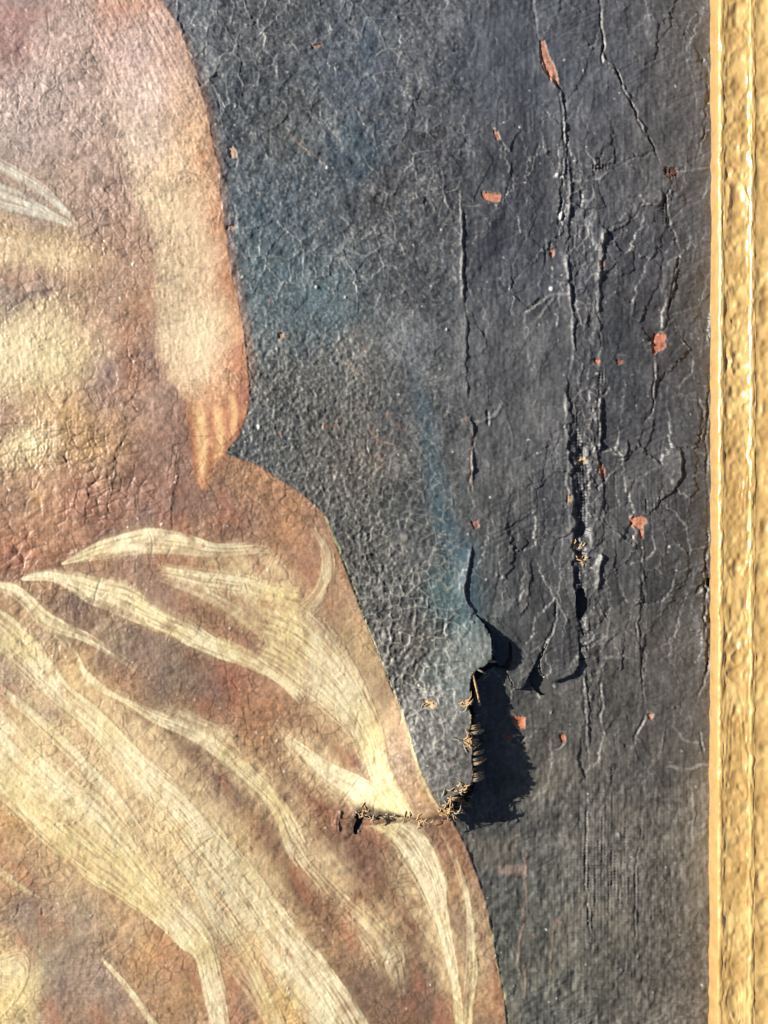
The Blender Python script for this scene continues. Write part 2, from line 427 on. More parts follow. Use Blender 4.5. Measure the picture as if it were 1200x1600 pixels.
def ribbon(A, B, k, seed, fade=(0.0, 0.3), es=(0.08, 0.15), fine=3.4, mott=0.3):
    r = np.random.default_rng(seed)
    L = max(plen(A), plen(B))
    a_, b_ = crv(A, 40), crv(B, 40)
    wd = float(np.hypot(*(a_ - b_).T).max())
    n, m = int(L / 0.6) + 4, int(wd / 0.55) + 4
    a_, b_ = crv(A, n), crv(B, n)
    s = np.linspace(0, 1, m)[None, :]
    t = np.linspace(0, 1, n)[:, None]
    g = up(r.standard_normal((max(int(L / 70), 3), max(int(wd / fine), 4))), n, m)
    g2 = up(r.standard_normal((max(int(L / 28), 3), max(int(wd / (fine * .6)), 4))), n, m)
    mt = up(r.standard_normal((max(int(L / 14), 3), max(int(wd / 10), 3))), n, m)
    mt2 = up(r.standard_normal((max(int(L / 5), 3), max(int(wd / 4), 3))), n, m)
    st_ = sm(-1.5, 0.9, g + 0.7 * g2)
    al = k * (0.30 + 0.70 * st_) * (1 + mott * mt + 0.16 * mt2)
    al = al * sm(0, es[0], s + 0.03 * g2) * sm(0, es[1], 1 - s + 0.03 * g2)
    if fade[0]:
        al = al * sm(0, fade[0], t + 0.10 * g * fade[0])
    if fade[1]:
        al = al * sm(0, fade[1], 1 - t + 0.25 * g * fade[1])
    P = a_[:, None, :] * (1 - s[..., None]) + b_[:, None, :] * s[..., None]
    sl_, v = splat2(P.reshape(-1, 2), al.reshape(-1).clip(0, 1))
    CREAM[sl_] = np.maximum(CREAM[sl_], v)
    sl_, v = splat2(P.reshape(-1, 2), (st_ * (al > .15)).reshape(-1))
    STR[sl_] = np.maximum(STR[sl_], v)


RIB = [
    # A: upper fold leaving the knot to the right
    ([(95, 881), (150, 848), (210, 828), (245, 825), (290, 832), (340, 848), (400, 846), (430, 852)], [(97, 883), (130, 880), (200, 872), (240, 871), (290, 872), (335, 874), (390, 872), (420, 870)], .95, (0, .3)),
    ([(232, 866), (262, 876), (320, 884), (380, 892), (430, 906), (478, 902)], [(262, 915), (285, 915), (330, 928), (385, 938), (430, 952), (470, 975)], .85, (.12, .1)),
    # B: second fold, swelling into the hip
    ([(30, 903), (60, 890), (110, 890), (150, 897), (200, 905), (232, 925), (270, 950), (300, 962), (340, 990), (390, 1010), (430, 1040), (480, 1080)], [(33, 907), (80, 910), (110, 925), (140, 945), (190, 965), (230, 980), (262, 993), (310, 1015), (350, 1030), (390, 1044), (430, 1064), (470, 1100)], .95, (0, .05)),
    ([(395, 905), (450, 915), (490, 935), (530, 978), (560, 1030), (585, 1085), (603, 1140), (612, 1190), (640, 1240), (655, 1272)], [(400, 1045), (430, 1064), (470, 1096), (510, 1122), (545, 1155), (560, 1185), (572, 1215), (590, 1240), (610, 1262), (620, 1280)], .92, (.1, .0)),
    ([(520, 840), (528, 880), (522, 925), (500, 960), (470, 990)], [(492, 850), (498, 880), (490, 912), (465, 938), (430, 955)], .5, (.2, .1)),
    ([(360, 880), (372, 925), (395, 960), (430, 985)], [(385, 882), (395, 915), (420, 940), (450, 960)], .5, (.3, .2)),
    ([(505, 812), (520, 860), (528, 905)], [(478, 822), (500, 860), (505, 905)], .4, (.2, .4)),
    # C: fold below, to the left of the tear
    ([(128, 1036), (145, 1052), (180, 1080), (240, 1105), (300, 1128), (350, 1160), (400, 1200), (440, 1240), (475, 1290), (500, 1330), (560, 1385)], [(124, 1046), (150, 1076), (195, 1098), (240, 1128), (290, 1152), (335, 1180), (390, 1230), (430, 1275), (446, 1330), (478, 1378), (525, 1440)], .88, (0, .35)),
    ([(260, 1085), (310, 1110), (350, 1130), (390, 1170)], [(240, 1110), (290, 1135), (330, 1155), (370, 1190)], .6, (.3, .3)),
    ([(425, 1125), (470, 1160), (520, 1192), (560, 1208), (590, 1222), (612, 1250), (640, 1275)], [(440, 1150), (470, 1185), (505, 1225), (532, 1250), (550, 1268), (570, 1275), (590, 1280)], .92, (.3, 0)),
    # below the tear
    ([(645, 1284), (668, 1300), (690, 1340), (702, 1385), (704, 1440), (716, 1510), (722, 1560), (728, 1640)], [(560, 1290), (600, 1315), (635, 1360), (662, 1410), (680, 1455), (695, 1510), (706, 1560), (715, 1640)], .95, (0, 0)),
    ([(715, 1330), (735, 1400), (744, 1460), (750, 1520), (742, 1580), (738, 1660)], [(705, 1320), (722, 1390), (728, 1460), (726, 1520), (720, 1580), (716, 1660)], .72, (.25, 0)),
    ([(690, 1290), (718, 1350), (740, 1420), (755, 1480)], [(682, 1290), (708, 1350), (728, 1420), (742, 1480)], .35, (.1, .4)),
    # D
    ([(-60, 905), (0, 909), (30, 915), (55, 935), (75, 955), (110, 975), (140, 990), (180, 1015), (225, 1048)], [(-60, 925), (0, 930), (30, 945), (55, 975), (80, 990), (120, 1000), (150, 1013), (180, 1030), (215, 1052)], .9, (0, .4)),
    ([(95, 985), (120, 1010), (135, 1035), (140, 1050)], [(75, 990), (100, 1020), (122, 1040), (130, 1052)], .4, (.2, .3)),
    # E
    ([(-100, 880), (0, 950), (40, 985), (80, 1030), (110, 1070), (150, 1100), (180, 1130), (220, 1170), (262, 1206), (310, 1250), (355, 1305), (405, 1365), (450, 1430), (500, 1490), (550, 1558), (600, 1640)], [(-100, 975), (0, 1036), (40, 1070), (70, 1100), (120, 1140), (160, 1182), (195, 1225), (232, 1270), (266, 1315), (305, 1370), (345, 1425), (385, 1485), (425, 1545), (460, 1600), (480, 1640), (500, 1680)], .84, (0, 0)),
    ([(400, 1440), (440, 1490), (480, 1540), (520, 1590), (545, 1630)], [(375, 1480), (410, 1520), (450, 1570), (485, 1610), (500, 1640)], .75, (.35, 0)),
    # F
    ([(-100, 1040), (0, 1090), (50, 1140), (110, 1190), (165, 1235), (210, 1285), (245, 1345), (280, 1390), (325, 1440), (345, 1500), (360, 1580), (365, 1660)], [(-100, 1180), (0, 1252), (60, 1310), (130, 1370), (200, 1415), (240, 1442), (280, 1478), (305, 1500), (315, 1540), (328, 1600), (332, 1630), (335, 1660)], .98, (0, 0)),
    ([(-60, 1170), (0, 1196), (60, 1215), (120, 1230), (155, 1240)], [(-60, 1240), (0, 1250), (50, 1280), (110, 1290), (150, 1262)], 1.0, (0, .2)),
    # small strokes lower left
    ([(-40, 1330), (0, 1352), (40, 1378), (75, 1405)], [(-40, 1350), (0, 1370), (35, 1395), (68, 1412)], .5, (0, .4)),
    ([(160, 1496), (195, 1530), (225, 1565), (255, 1610)], [(157, 1500), (190, 1538), (215, 1575), (240, 1612)], .85, (.1, 0)),
    ([(-20, 1500), (20, 1478), (50, 1478), (45, 1530), (10, 1590)], [(-60, 1560), (0, 1560), (20, 1560), (0, 1590), (-30, 1610)], .55, (.2, .3)),
    ([(350, 1490), (400, 1540), (440, 1600)], [(335, 1500), (375, 1550), (410, 1610)], .3, (.2, .2)),
    # extra dragged strokes between the big folds
    ([(0, 1060), (60, 1110), (130, 1170), (190, 1230), (240, 1300)], [(0, 1085), (55, 1135), (115, 1195), (170, 1255), (225, 1330)], .7, (.1, .4)),
    ([(250, 1265), (300, 1330), (350, 1410), (400, 1490), (440, 1570), (470, 1640)], [(225, 1290), (275, 1355), (325, 1440), (370, 1520), (405, 1590), (430, 1650)], .62, (.2, 0)),
    ([(540, 1385), (590, 1420), (640, 1470), (655, 1540)], [(510, 1420), (545, 1460), (580, 1520), (590, 1580)], .45, (.3, .4)),
    ([(-60, 262), (0, 284), (45, 306), (80, 328), (122, 353)], [(-60, 320), (0, 335), (45, 340), (80, 348), (120, 358)], .8, (0, .3)),
    ([(-20, 290), (30, 312), (70, 335), (110, 352)], [(-20, 296), (30, 317), (70, 339), (110, 355)], .95, (0, .2)),
    ([(250, 880), (330, 905), (400, 945), (450, 1000)], [(240, 915), (310, 945), (370, 985), (420, 1030)], .55, (.3, .3)),
    # wrist linen and pale flesh on the left edge
    ([(-60, 215), (0, 246), (40, 268), (75, 292), (105, 325), (125, 350)], [(-60, 250), (0, 272), (40, 292), (75, 315), (100, 336), (123, 352)], .85, (0, .3)),
    ([(-60, 355), (0, 362), (50, 372), (100, 382), (150, 405)], [(-60, 400), (0, 418), (50, 420), (100, 425), (150, 425)], .25, (0, .3)),
]
ES = [(.06, .4), (.4, .4), (.4, .07), (.4, .25), (.45, .45), (.45, .45), (.5, .5), (.35, .15), (.5, .5), (.08, .3), (.15, .3), (.35, .35), (.5, .5), (.14, .3), (.5, .5), (.04, .5), (.25, .5), (.35, .07), (.06, .35), (.4, .4), (.2, .3), (.4, .4), (.5, .5), (.4, .4), (.4, .4), (.5, .5), (.1, .4), (.3, .3), (.45, .45), (.15, .4), (.3, .4)]
for i, (A, B, k, fd) in enumerate(RIB):
    ribbon(A, B, k, 300 + i, fd, ES[i])
# broad thin scumbles of the pale paint round the folds
for pts, wd, k, so_ in (
        ([(60, 1010), (170, 1120), (290, 1260), (400, 1420), (500, 1580)], [70, 90, 110, 110, 100], .75, 14), ([(0, 1120), (120, 1220), (240, 1350), (330, 1500)], [100, 120, 110, 80], .75, 14),
        ([(300, 870), (400, 900), (470, 940)], [40, 70, 80], .6, 12), ([(440, 1000), (530, 1080), (600, 1200)], [80, 100, 70], .65, 12),
        ([(200, 1090), (330, 1160), (430, 1250), (520, 1370), (600, 1460)], [40, 52, 56, 66, 76], .52, 12), ([(560, 1400), (600, 1450), (610, 1520)], [60, 80, 50], .45, 16),
        ([(420, 1130), (520, 1215), (600, 1260)], [44, 60, 50], .6, 10), ([(600, 1320), (680, 1440), (715, 1600)], [56, 60, 46], .6, 10), ([(700, 1330), (745, 1450), (755, 1600)], [24, 36, 30], .35, 9),
        ([(520, 900), (590, 1040), (640, 1180)], [40, 50, 40], .35, 14), ([(40, 1490), (20, 1560)], [60, 50], .4, 16), ([(20, 1300), (120, 1390), (220, 1470), (300, 1570)], [40, 50, 50, 40], .3, 16),
        ([(140, 960), (200, 1010)], [30, 30], .3, 10), ([(0, 960), (60, 1030), (110, 1090)], [40, 50, 40], .4, 12)):
    pm = line(pts, wd, 0, 0, so_, .3)
    SC[pm[0]] = np.maximum(SC[pm[0]], pm[1] * k)
CREAM *= m_fig
CREAM = CREAM * 0.6 + blur(CREAM, 0.9) * 0.4
mott = gn(5, 7, 40, 33)
SC = np.clip((SC + .36 * blur(CREAM, 9)) * (1 + .22 * mott + .18 * gn(2.2, 9, -42, 37)) * m_fig * m_drp, 0, .85)[..., None]
C = C * (1 - SC) + lin((204, 180, 138)).astype(f4) * SC
yel = sm(-0.6, 1.6, gn(26, 34, 40, 34))[..., None]
yel = yel * sm(250, 500, Y)[..., None]
yel0 = sm(420, 700, Y)[..., None]
cc = (lin((206, 200, 182)).astype(f4) * (1 - yel0) + lin((216, 202, 164)).astype(f4) * yel0) * (1 - yel) + lin((206, 188, 136)).astype(f4) * yel
gapk = (blur(CREAM, 4) * np.clip(.8 - STR, 0, 1) * m_fig * 1.15).clip(0, .75)[..., None]
C = C * (1 - gapk) + lin((140, 108, 70)).astype(f4) * gapk
mm = np.clip(CREAM * (1 + 0.12 * mott), 0, 0.95)[..., None]
C = C * (1 - mm) + cc * mm
olive = (CREAM * sm(0.8, 2.0, gn(4, 6, 20, 35)) * 0.4)[..., None]
C = C * (1 - olive) + lin((150, 128, 72)).astype(f4) * olive
hi = (sm(.62, .95, CREAM) * sm(0.9, 2.2, gn(1.4, 12, -40, 36) + 0.4) * .5)[..., None]
C = C * (1 - hi) + lin((236, 224, 188)).astype(f4) * hi
# olive under-line along the cloth's edge
for pts, wd in (([(508, 806), (524, 845), (545, 895)], 2.4), ([(622, 1098), (640, 1150), (655, 1200), (682, 1250)], 3.0), ([(545, 895), (572, 972), (622, 1098)], 1.2), ([(765, 1440), (784, 1535), (794, 1605)], 2.0)):
    mix(line(pts, wd, .5, 5, .7), (176, 172, 128), .8)

# ------------------------------------------------------------------ relief
thick = np.clip(CREAM + 0.8 * flesh_l + 0.3 * m_arm, 0, 1)       # thick smooth paint hides the scales
# undulating cloth
UND = 2.6 * ln(190, 41) + 0.9 * ln(70, 42)
HT += UND + 0.28 * gn(16, 16, 0, 43)
# grain
HT += 0.10 * gn(1.5, 1.5, 0, 44) + 0.11 * gn(3.2, 3.2, 0, 45)
# weave of the canvas, faint everywhere and strong where paint is thin
ph = gn(40, 40, 0, 46) * 1.2
weave = np.sin(2 * math.pi * X / 5.2 + ph) * 0.5 + np.sin(2 * math.pi * Y / 4.8 + ph * .8) * 0.6 + 0.5 * np.sin(2 * math.pi * (X / 5.2) + ph) * np.sin(2 * math.pi * Y / 4.8 + ph)
wk = 0.025 + 0.05 * sm(0.3, 1.6, gn(30, 30, 0, 47))
for px, py, rx, ry, k in ((1035, 775, 45, 22, .30), (950, 1360, 60, 60, .20), (930, 1290, 30, 60, .18), (945, 780, 30, 40, .2), (840, 800, 60, 60, .08), (935, 258, 20, 18, .4), (920, 310, 26, 20, .15), (930, 1420, 30, 60, .2), (1045, 320, 18, 40, .2), (560, 640, 90, 120, .05), (420, 560, 60, 120, .06)):
    wk += k * np.exp(-((X - px) / rx) ** 2 - ((Y - py) / ry) ** 2)
wk *= 1 - 0.8 * thick
HT += weave * wk
# scales of the flesh and the red cloth: bulging plates
e1, f1, id1, ox, oy = voro(20, 1.15, .4, 51, -8)
bul = (1 - f1 ** 2).clip(0, 1)
tor = 1 - m_drp
amp = sm(-1.4, 1.0, gn(40, 40, 0, 50))
sca = m_fig * (1 - 0.88 * thick) * (.25 + .6 * amp)
brk = sm(-.7, .5, gn(12, 12, 0, 52)) * (.4 + .6 * tor)
HT += sca * (.35 + .65 * tor) * (0.75 * bul + 1.5 * (id1 - .5) * (ox * .8 + oy * .5)) + sca * brk * (.6 * np.exp(-(e1 / 3.0) ** 2) - 1.05 * np.exp(-(e1 / 1.2) ** 2))
C *= (1 - (0.26 * sca * brk * np.exp(-(e1 / 1.0) ** 2)))[..., None]
C *= (1 + 0.12 * sca * (id1 - .5))[..., None]
e1b, f1b, id1b, ox, oy = voro(12.5, 1.25, .34, 55, 25)
HT += sca * (0.55 * (1 - f1b ** 2).clip(0, 1) + 0.55 * (id1b - .5) * (ox + oy))
C *= (1 - 0.12 * sca * np.exp(-(e1b / .8) ** 2) * sm(0, 1, gn(9, 9, 0, 57)))[..., None]
C *= (1 + 0.10 * sca * (id1b - .5))[..., None]
en, fn, idn, ox, oy = voro(16, 1.2, .45, 161, 15)
nb = sm(-.9, .5, gn(18, 18, 0, 162)) * m_fig * (1 - .72 * thick)
HT += nb * (.45 * np.exp(-(en / 2.6) ** 2) - .75 * np.exp(-(en / 1.0) ** 2) + .5 * (idn - .5) * (ox + oy))
C *= (1 - .26 * nb * np.exp(-(en / .95) ** 2))[..., None]
zl = sca * sm(620, 690, Y) * (1 - .7 * m_drp)
e9, f9, id9, ox, oy = voro(13, 2.3, .5, 151, -14)
b9 = sm(-.6, .4, gn(14, 14, 0, 155))
HT += zl * (.8 * (1 - f9 ** 2).clip(0, 1) + 1.0 * (id9 - .5) * (ox * .5 + oy) - .8 * b9 * np.exp(-(e9 / 1.1) ** 2))
C *= (1 - .30 * zl * b9 * np.exp(-(e9 / .9) ** 2))[..., None]
C *= (1 + .16 * zl * (id9 - .5))[..., None]
HT += sca * (.30 * gn(4.5, 4.5, 0, 58) + .16 * gn(2.2, 2.2, 0, 59))
# cups of the dark ground: hollow cells with raised pale rims
zone_fine = mid * sm(470, 560, Y) * sm(640, 560, X - (Y - 700) * .1)
zone_cup = mid * np.exp(-((X - 645) / 95) ** 2 - ((Y - 1010) / 190) ** 2)
zone_top = mid * sm(560, 430, Y)
e2, f2, id2, ox, oy = voro(17, 1.0, .3, 61)
rim = np.exp(-(e2 / 1.0) ** 2) * sm(-1.5, -.2, gn(9, 9, 0, 63))
kcup = (0.42 * mid * (1 - .6 * zone_top) + 0.8 * zone_cup).clip(0, 1.1) * (1 - m_fig)
HT += kcup * (1.0 * rim + .12 * f2 ** 2 + .45 * (id2 - .5) * (ox + oy) + .4 * gn(2.2, 2.2, 0, 62) + .4 * gn(6, 6, 0, 64))
kr = (kcup * rim * sm(0.1, 0.6, id2 + .4) * 0.5).clip(0, .8)[..., None]
C = C * (1 - kr) + lin((150, 144, 132)).astype(f4) * kr
C *= (1 + (kcup * (id2 - .45) * .28))[..., None]
e3, f3, id3, ox, oy = voro(34, 1.0, .32, 66, 35)
crk3 = np.exp(-(e3 / 1.0) ** 2) * sm(-.4, .5, gn(22, 22, 0, 67))
HT += zone_top * (.7 * crk3 + 2.4 * (id3 - .5) * (ox + oy) + .9 * f3 ** 2 + .5 * gn(6, 6, 0, 68))
kr = (zone_top * crk3 * .45)[..., None]
C = C * (1 - kr) + lin((126, 128, 130)).astype(f4) * kr
e4, f4_, id4, ox, oy = voro(8.5, 1.0, .35, 71)
HT += (1.3 * zone_fine + .7 * zone_top + .5 * zone_cup) * (0.25 * gn(1.8, 1.8, 0, 72) + 0.36 * np.exp(-(e4 / 1.1) ** 2) + .35 * (id4 - .5) * (ox + oy))
kr = (zone_fine * np.exp(-(e4 / 1.) ** 2) * sm(.35, .7, id4) * .4)[..., None]
C = C * (1 - kr) + lin((126, 122, 110)).astype(f4) * kr
C *= (1 + .18 * zone_fine * (id4 - .5))[..., None]
# right part: sunk, smoother, cross grain and slabs of lifting paint
rt = (1 - mid) * (1 - m_fig)
HT += rt * (0.15 * gn(10, 1.4, 3, 81) + 0.12 * gn(1.5, 9, 0, 82) + .42 * gn(7, 9, 0, 83) + .16 * gn(2.4, 2.4, 0, 80))
bru = gn(1.2, 14, 62, 84)
HT += rt * 0.20 * bru * sm(.0, 1.2, gn(40, 40, 0, 85))
e5, f5, id5, ox, oy = voro(46, .8, .34, 86, 12)
k5 = rt * sm(-.1, .9, gn(60, 60, 0, 87)) * sm(1300, 1150, Y)
kk5 = rt * (.35 + .65 * sm(-.6, .8, gn(60, 60, 0, 88))) * sm(1330, 1130, Y)
e7, f7, id7, ox7, oy7 = voro(78, .55, .3, 89, 4)
HT += kk5 * blur(1.5 * (id5 - .5) + 3.6 * (id7 - .5), .8) + kk5 * 6.5 * (id7 - .5) * (ox7 * .5 + oy7 * .5)
HT += kk5 * (.8 * np.exp(-(e7 / 1.1) ** 2) * sm(-.6, .5, gn(20, 20, 0, 187)))
kr = (kk5 * np.exp(-(e7 / 1.1) ** 2) * sm(-.6, .5, gn(20, 20, 0, 187)) * .35)[..., None]
C = C * (1 - kr) + lin((140, 138, 134)).astype(f4) * kr
bnd = np.exp(-((X - 912 - .02 * (Y - 500)) / 24) ** 4) * sm(200, 300, Y) * sm(1190, 1050, Y)
e8, f8, id8, ox8, oy8 = voro(15, .75, .4, 191)
HT += bnd * (1.7 * (id8 - .5) * (ox8 + oy8) + .9 * (id8 - .5) + .7 * np.exp(-(e8 / 1.0) ** 2) + .5 * gn(3, 5, 0, 192))
kr = (bnd * np.exp(-(e8 / 1.0) ** 2) * sm(-.3, .8, gn(10, 10, 0, 193)) * .45)[..., None]
C = C * (1 - kr) + lin((146, 142, 136)).astype(f4) * kr
HT += k5 * (3.2 * (id5 - .5) * (ox + oy) - .7 * np.exp(-(e5 / 1.2) ** 2))
e6, f6, id6, ox, oy = voro(15, 1.0, .36, 91)
k6 = rt * sm(.2, 1.2, gn(36, 36, 0, 92))
HT += k6 * (.9 * (id6 - .5) * (ox + oy) + .3 * np.exp(-(e6 / 1.2) ** 2))
lowz = rt * sm(1120, 1260, Y)
HT += lowz * (.30 * gn(2.2, 3.2, 12, 201) + .30 * gn(5, 5, 0, 202) + weave * .10)
C *= (1 + lowz * (.16 * gn(1.8, 2.6, 12, 203) + .10 * gn(5, 7, 0, 204) + .05 * weave))[..., None].clip(.4, 1.8)
lw_ = (lowz * sm(.2, 1.7, gn(18, 24, 0, 205)) * .35)[..., None]
C = C * (1 - lw_) + lin((122, 114, 100)).astype(f4) * lw_
# brush hairs
HT += STR * 0.6 * m_fig
HT += flesh_l * 0.10 * st
brs = gn(1.1, 16, -28, 95)
HT += m_arm * sm(330, 60, Y) * .16 * brs
# paint edge of the figure stands a little proud of the dark ground
HT += .4 * m_fig

# ---- long cracks. (points, depth, width, pale?)
CR = [
    ([(832, -60), (833, 0), (838, 40), (842, 64)], 2.0, 3, 1), ([(866, 120), (874, 142), (880, 200), (881, 250), (876, 300), (872, 340), (868, 382)], 2.4, 3, 0),
    ([(886, 150), (888, 250), (890, 300), (886, 380), (884, 420), (888, 445), (893, 480), (895, 560), (889, 592)], -1.5, 3, 1),
    ([(880, 590), (884, 640), (886, 700), (888, 760), (890, 830)], -1.4, 3, 1),
    ([(935, -60), (936, 0), (938, 40), (941, 75), (938, 98), (955, 106), (966, 116), (975, 145), (990, 166), (993, 186), (1001, 201), (1011, 216), (1022, 236), (1030, 262)], 2.4, 2.2, 0),
    ([(1052, 284), (1041, 302), (1040, 330), (1045, 350), (1055, 375), (1060, 392), (1057, 420), (1050, 446), (1046, 470), (1040, 515)], 2.4, 2.4, 0),
    ([(1056, 270), (1076, 268), (1090, 264), (1112, 262)], -1.4, 3, 1), ([(1020, 556), (1021, 590), (1018, 640), (1006, 662)], 1.6, 2, 0),
    ([(944, 330), (943, 350), (938, 400), (934, 440), (932, 470), (936, 520), (938, 562)], -1.3, 3.5, 1), ([(936, 590), (934, 640), (935, 690), (938, 722)], 2.0, 2.4, 0),
    ([(932, 600), (950, 605), (936, 622)], 2, 3, 0),
    ([(718, 285), (720, 330), (722, 400), (722, 480)], -1.5, 3, 1), ([(720, 322), (755, 319)], -1, 2, 1), ([(722, 480), (726, 560), (728, 620)], -.7, 2, 0),
    ([(960, 266), (975, 252), (1000, 246), (1016, 238), (1022, 236)], 2.2, 3, 0), ([(925, 284), (945, 275), (958, 268)], -1.5, 3, 1),
    ([(816, 488), (835, 478), (852, 466)], 2.4, 3, 0), ([(852, 466), (868, 460), (895, 462)], -1.5, 4, 1), ([(868, 462), (846, 490), (832, 506)], -1.3, 3, 1), ([(846, 490), (812, 540), (792, 578)], -.8, 4, 0),
    ([(893, 282), (925, 283)], -1.2, 2.5, 1), ([(898, 310), (925, 314), (924, 290)], -1.2, 3, 1), ([(948, 360), (990, 338), (1003, 320), (1028, 320), (1032, 300)], 1.6, 2.4, 0),
    ([(1107, 110), (1103, 160), (1098, 205), (1088, 246)], 1.5, 3, 0), ([(1105, 790), (1104, 850), (1100, 900), (1101, 960), (1104, 1030), (1100, 1060), (1090, 1088)], 3, 3.5, 0),
    ([(1086, 928), (1096, 915), (1110, 925)], 3, 5, 0), ([(1094, 1140), (1100, 1180)], 2, 2, 0), ([(1080, 590), (1100, 602), (1108, 600)], 2, 3, 0),
    ([(1092, 620), (1096, 650), (1092, 690)], 2, 3, 0), ([(1108, 600), (1104, 690), (1106, 790)], 2.2, 3, 0),
    ([(1003, 842), (1000, 920), (1001, 960)], 1.2, 1.8, 0), ([(998, 955), (992, 985), (1000, 1020), (1003, 1080), (1012, 1120)], 1.2, 2, 0), ([(1010, 1112), (995, 1150), (990, 1165)], 2, 2.5, 0),
    ([(940, 1030), (975, 1025), (985, 1032)], -1.3, 4, 1), ([(938, 1045), (940, 1090), (938, 1130), (945, 1150)], 1.5, 3, 0), ([(910, 1045), (913, 1100), (917, 1150), (920, 1185)], 2, 3, 0),
    ([(826, 1138), (850, 1140), (880, 1142), (910, 1140)], 1.4, 1.6, 0), ([(842, 1160), (870, 1170), (885, 1155)], 1, 1.4, 0),
    ([(1040, 1200), (1075, 1202), (1112, 1196)], -1.4, 4, 1), ([(1072, 1202), (1085, 1250), (1082, 1330)], -.8, 3, 1), ([(1045, 1135), (1080, 1160), (1100, 1162)], -.9, 3, 1),
    ([(836, 1310), (824, 1338), (822, 1400), (816, 1450), (810, 1500), (819, 1560)], -.8, 2.6, 2), ([(866, 1440), (863, 1490), (858, 1540)], -.7, 2.2, 2), ([(834, 1485), (822, 1520), (818, 1560)], -.6, 2, 2),
    ([(990, 1295), (1002, 1298), (994, 1340), (992, 1400), (990, 1460), (995, 1500)], 1.0, 2, 0), ([(918, 1230), (916, 1300), (914, 1370), (918, 1430), (922, 1490)], 1.3, 2.4, 0),
    ([(203, 667), (195, 690), (183, 706), (178, 740), (172, 772), (168, 805)], .8, 1.6, 3), ([(283, 684), (278, 720), (273, 760), (268, 820)], .8, 1.6, 3),
    ([(158, 902), (150, 925), (144, 946)], .9, 1.3, 3), ([(272, 850), (262, 868), (255, 888)], .9, 1.3, 3), ([(270, 790), (270, 828)], 1.1, 1.3, 3), ([(342, 890), (335, 900), (326, 910)], .8, 1.2, 3),
    ([(562, 1213), (546, 1235), (536, 1248), (530, 1260)], 1.2, 1.6, 3), ([(530, 1270), (527, 1285), (528, 1298)], 2, 2.2, 3), ([(590, 1240), (584, 1255), (584, 1268)], 1, 1.4, 3), ([(560, 1115), (556, 1140)], .8, 1.2, 3),
    ([(232, 826), (240, 850), (236, 872)], .6, 1, 3), ([(120, 1200), (140, 1178), (152, 1120)], .5, 1, 3), ([(160, 1090), (156, 1105), (152, 1108)], 1, 1.5, 3), ([(56, 1010), (60, 1040)], .5, 1, 3),
    ([(30, 1412), (26, 1430), (15, 1436)], 1, 1.4, 3), ([(65, 1418), (66, 1432)], 1.8, 3, 3), ([(235, 1290), (255, 1300), (258, 1280)], .7, 1.1, 3), ([(340, 1300), (300, 1330), (262, 1365)], -.6, 2, 3),
    ([(0, 665), (30, 662), (66, 664)], 1, 1.5, 3), ([(0, 710), (60, 702), (110, 700)], .6, 1, 3), ([(50, 745), (52, 765), (66, 742)], 1, 1.4, 3), ([(75, 20), (78, 60), (72, 90)], .8, 1.2, 3),
    ([(300, 105), (318, 212), (340, 290)], .5, .9, 1), ([(285, 415), (325, 420), (332, 414)], .5, .9, 3), ([(290, 270), (330, 280)], .4, .9, 3), ([(280, 680), (330, 682), (350, 678)], .4, .8, 3),
    ([(540, 5), (560, 50), (556, 100), (548, 115)], -.5, 1.6, 1), ([(595, 20), (600, 60), (625, 90), (648, 110), (660, 140), (668, 160)], -.6, 1.6, 1), ([(655, 5), (668, 35), (674, 60)], -.4, 1.4, 1),
    ([(470, 165), (505, 190), (530, 215), (535, 230)], -.8, 1.8, 1), ([(445, 205), (470, 225), (492, 245), (515, 262)], -1., 2.4, 2), ([(565, 235), (580, 260), (605, 285)], -.6, 1.5, 1), ([(600, 330), (640, 345), (625, 400)], -.8, 1.5, 1), ([(520, 325), (548, 355), (560, 375), (590, 355), (585, 330)], -.8, 1.7, 1), ([(612, 335), (622, 370), (632, 395), (650, 415)], -.9, 1.6, 1), ([(575, 360), (608, 372), (632, 390)], -.7, 1.4, 1), ([(548, 155), (565, 190), (583, 205), (600, 210), (612, 200)], -.8, 1.6, 1),
    ([(572, 685), (574, 705), (580, 712)], 1.5, 1.6, 0), ([(540, 505), (560, 525)], -.7, 1.6, 2), ([(576, 650), (580, 672), (600, 690), (625, 698)], -.8, 1.6, 2), ([(582, 710), (600, 722), (592, 735)], -.8, 1.6, 2), ([(530, 560), (560, 585), (572, 600)], -.8, 1.8, 2),
    ([(740, 660), (760, 656), (775, 650), (790, 620)], -1.6, 5, 1), ([(733, 670), (738, 700), (735, 740), (736, 770)], 2, 3, 2), ([(762, 640), (762, 665)], 2, 3, 0),
    ([(800, 870), (822, 880), (826, 930), (812, 965)], -1, 2, 0), ([(870, 930), (864, 980), (850, 1010), (842, 1036)], 1.6, 2.5, 0),
    ([(668, 720), (648, 690)], -.4, 1.2, 1), ([(620, 930), (648, 928), (660, 915)], -.8, 1.6, 1), ([(640, 1085), (680, 1078), (720, 1082)], -.8, 1.6, 1), ([(690, 990), (692, 965), (686, 950)], 1.4, 1.5, 0),
]
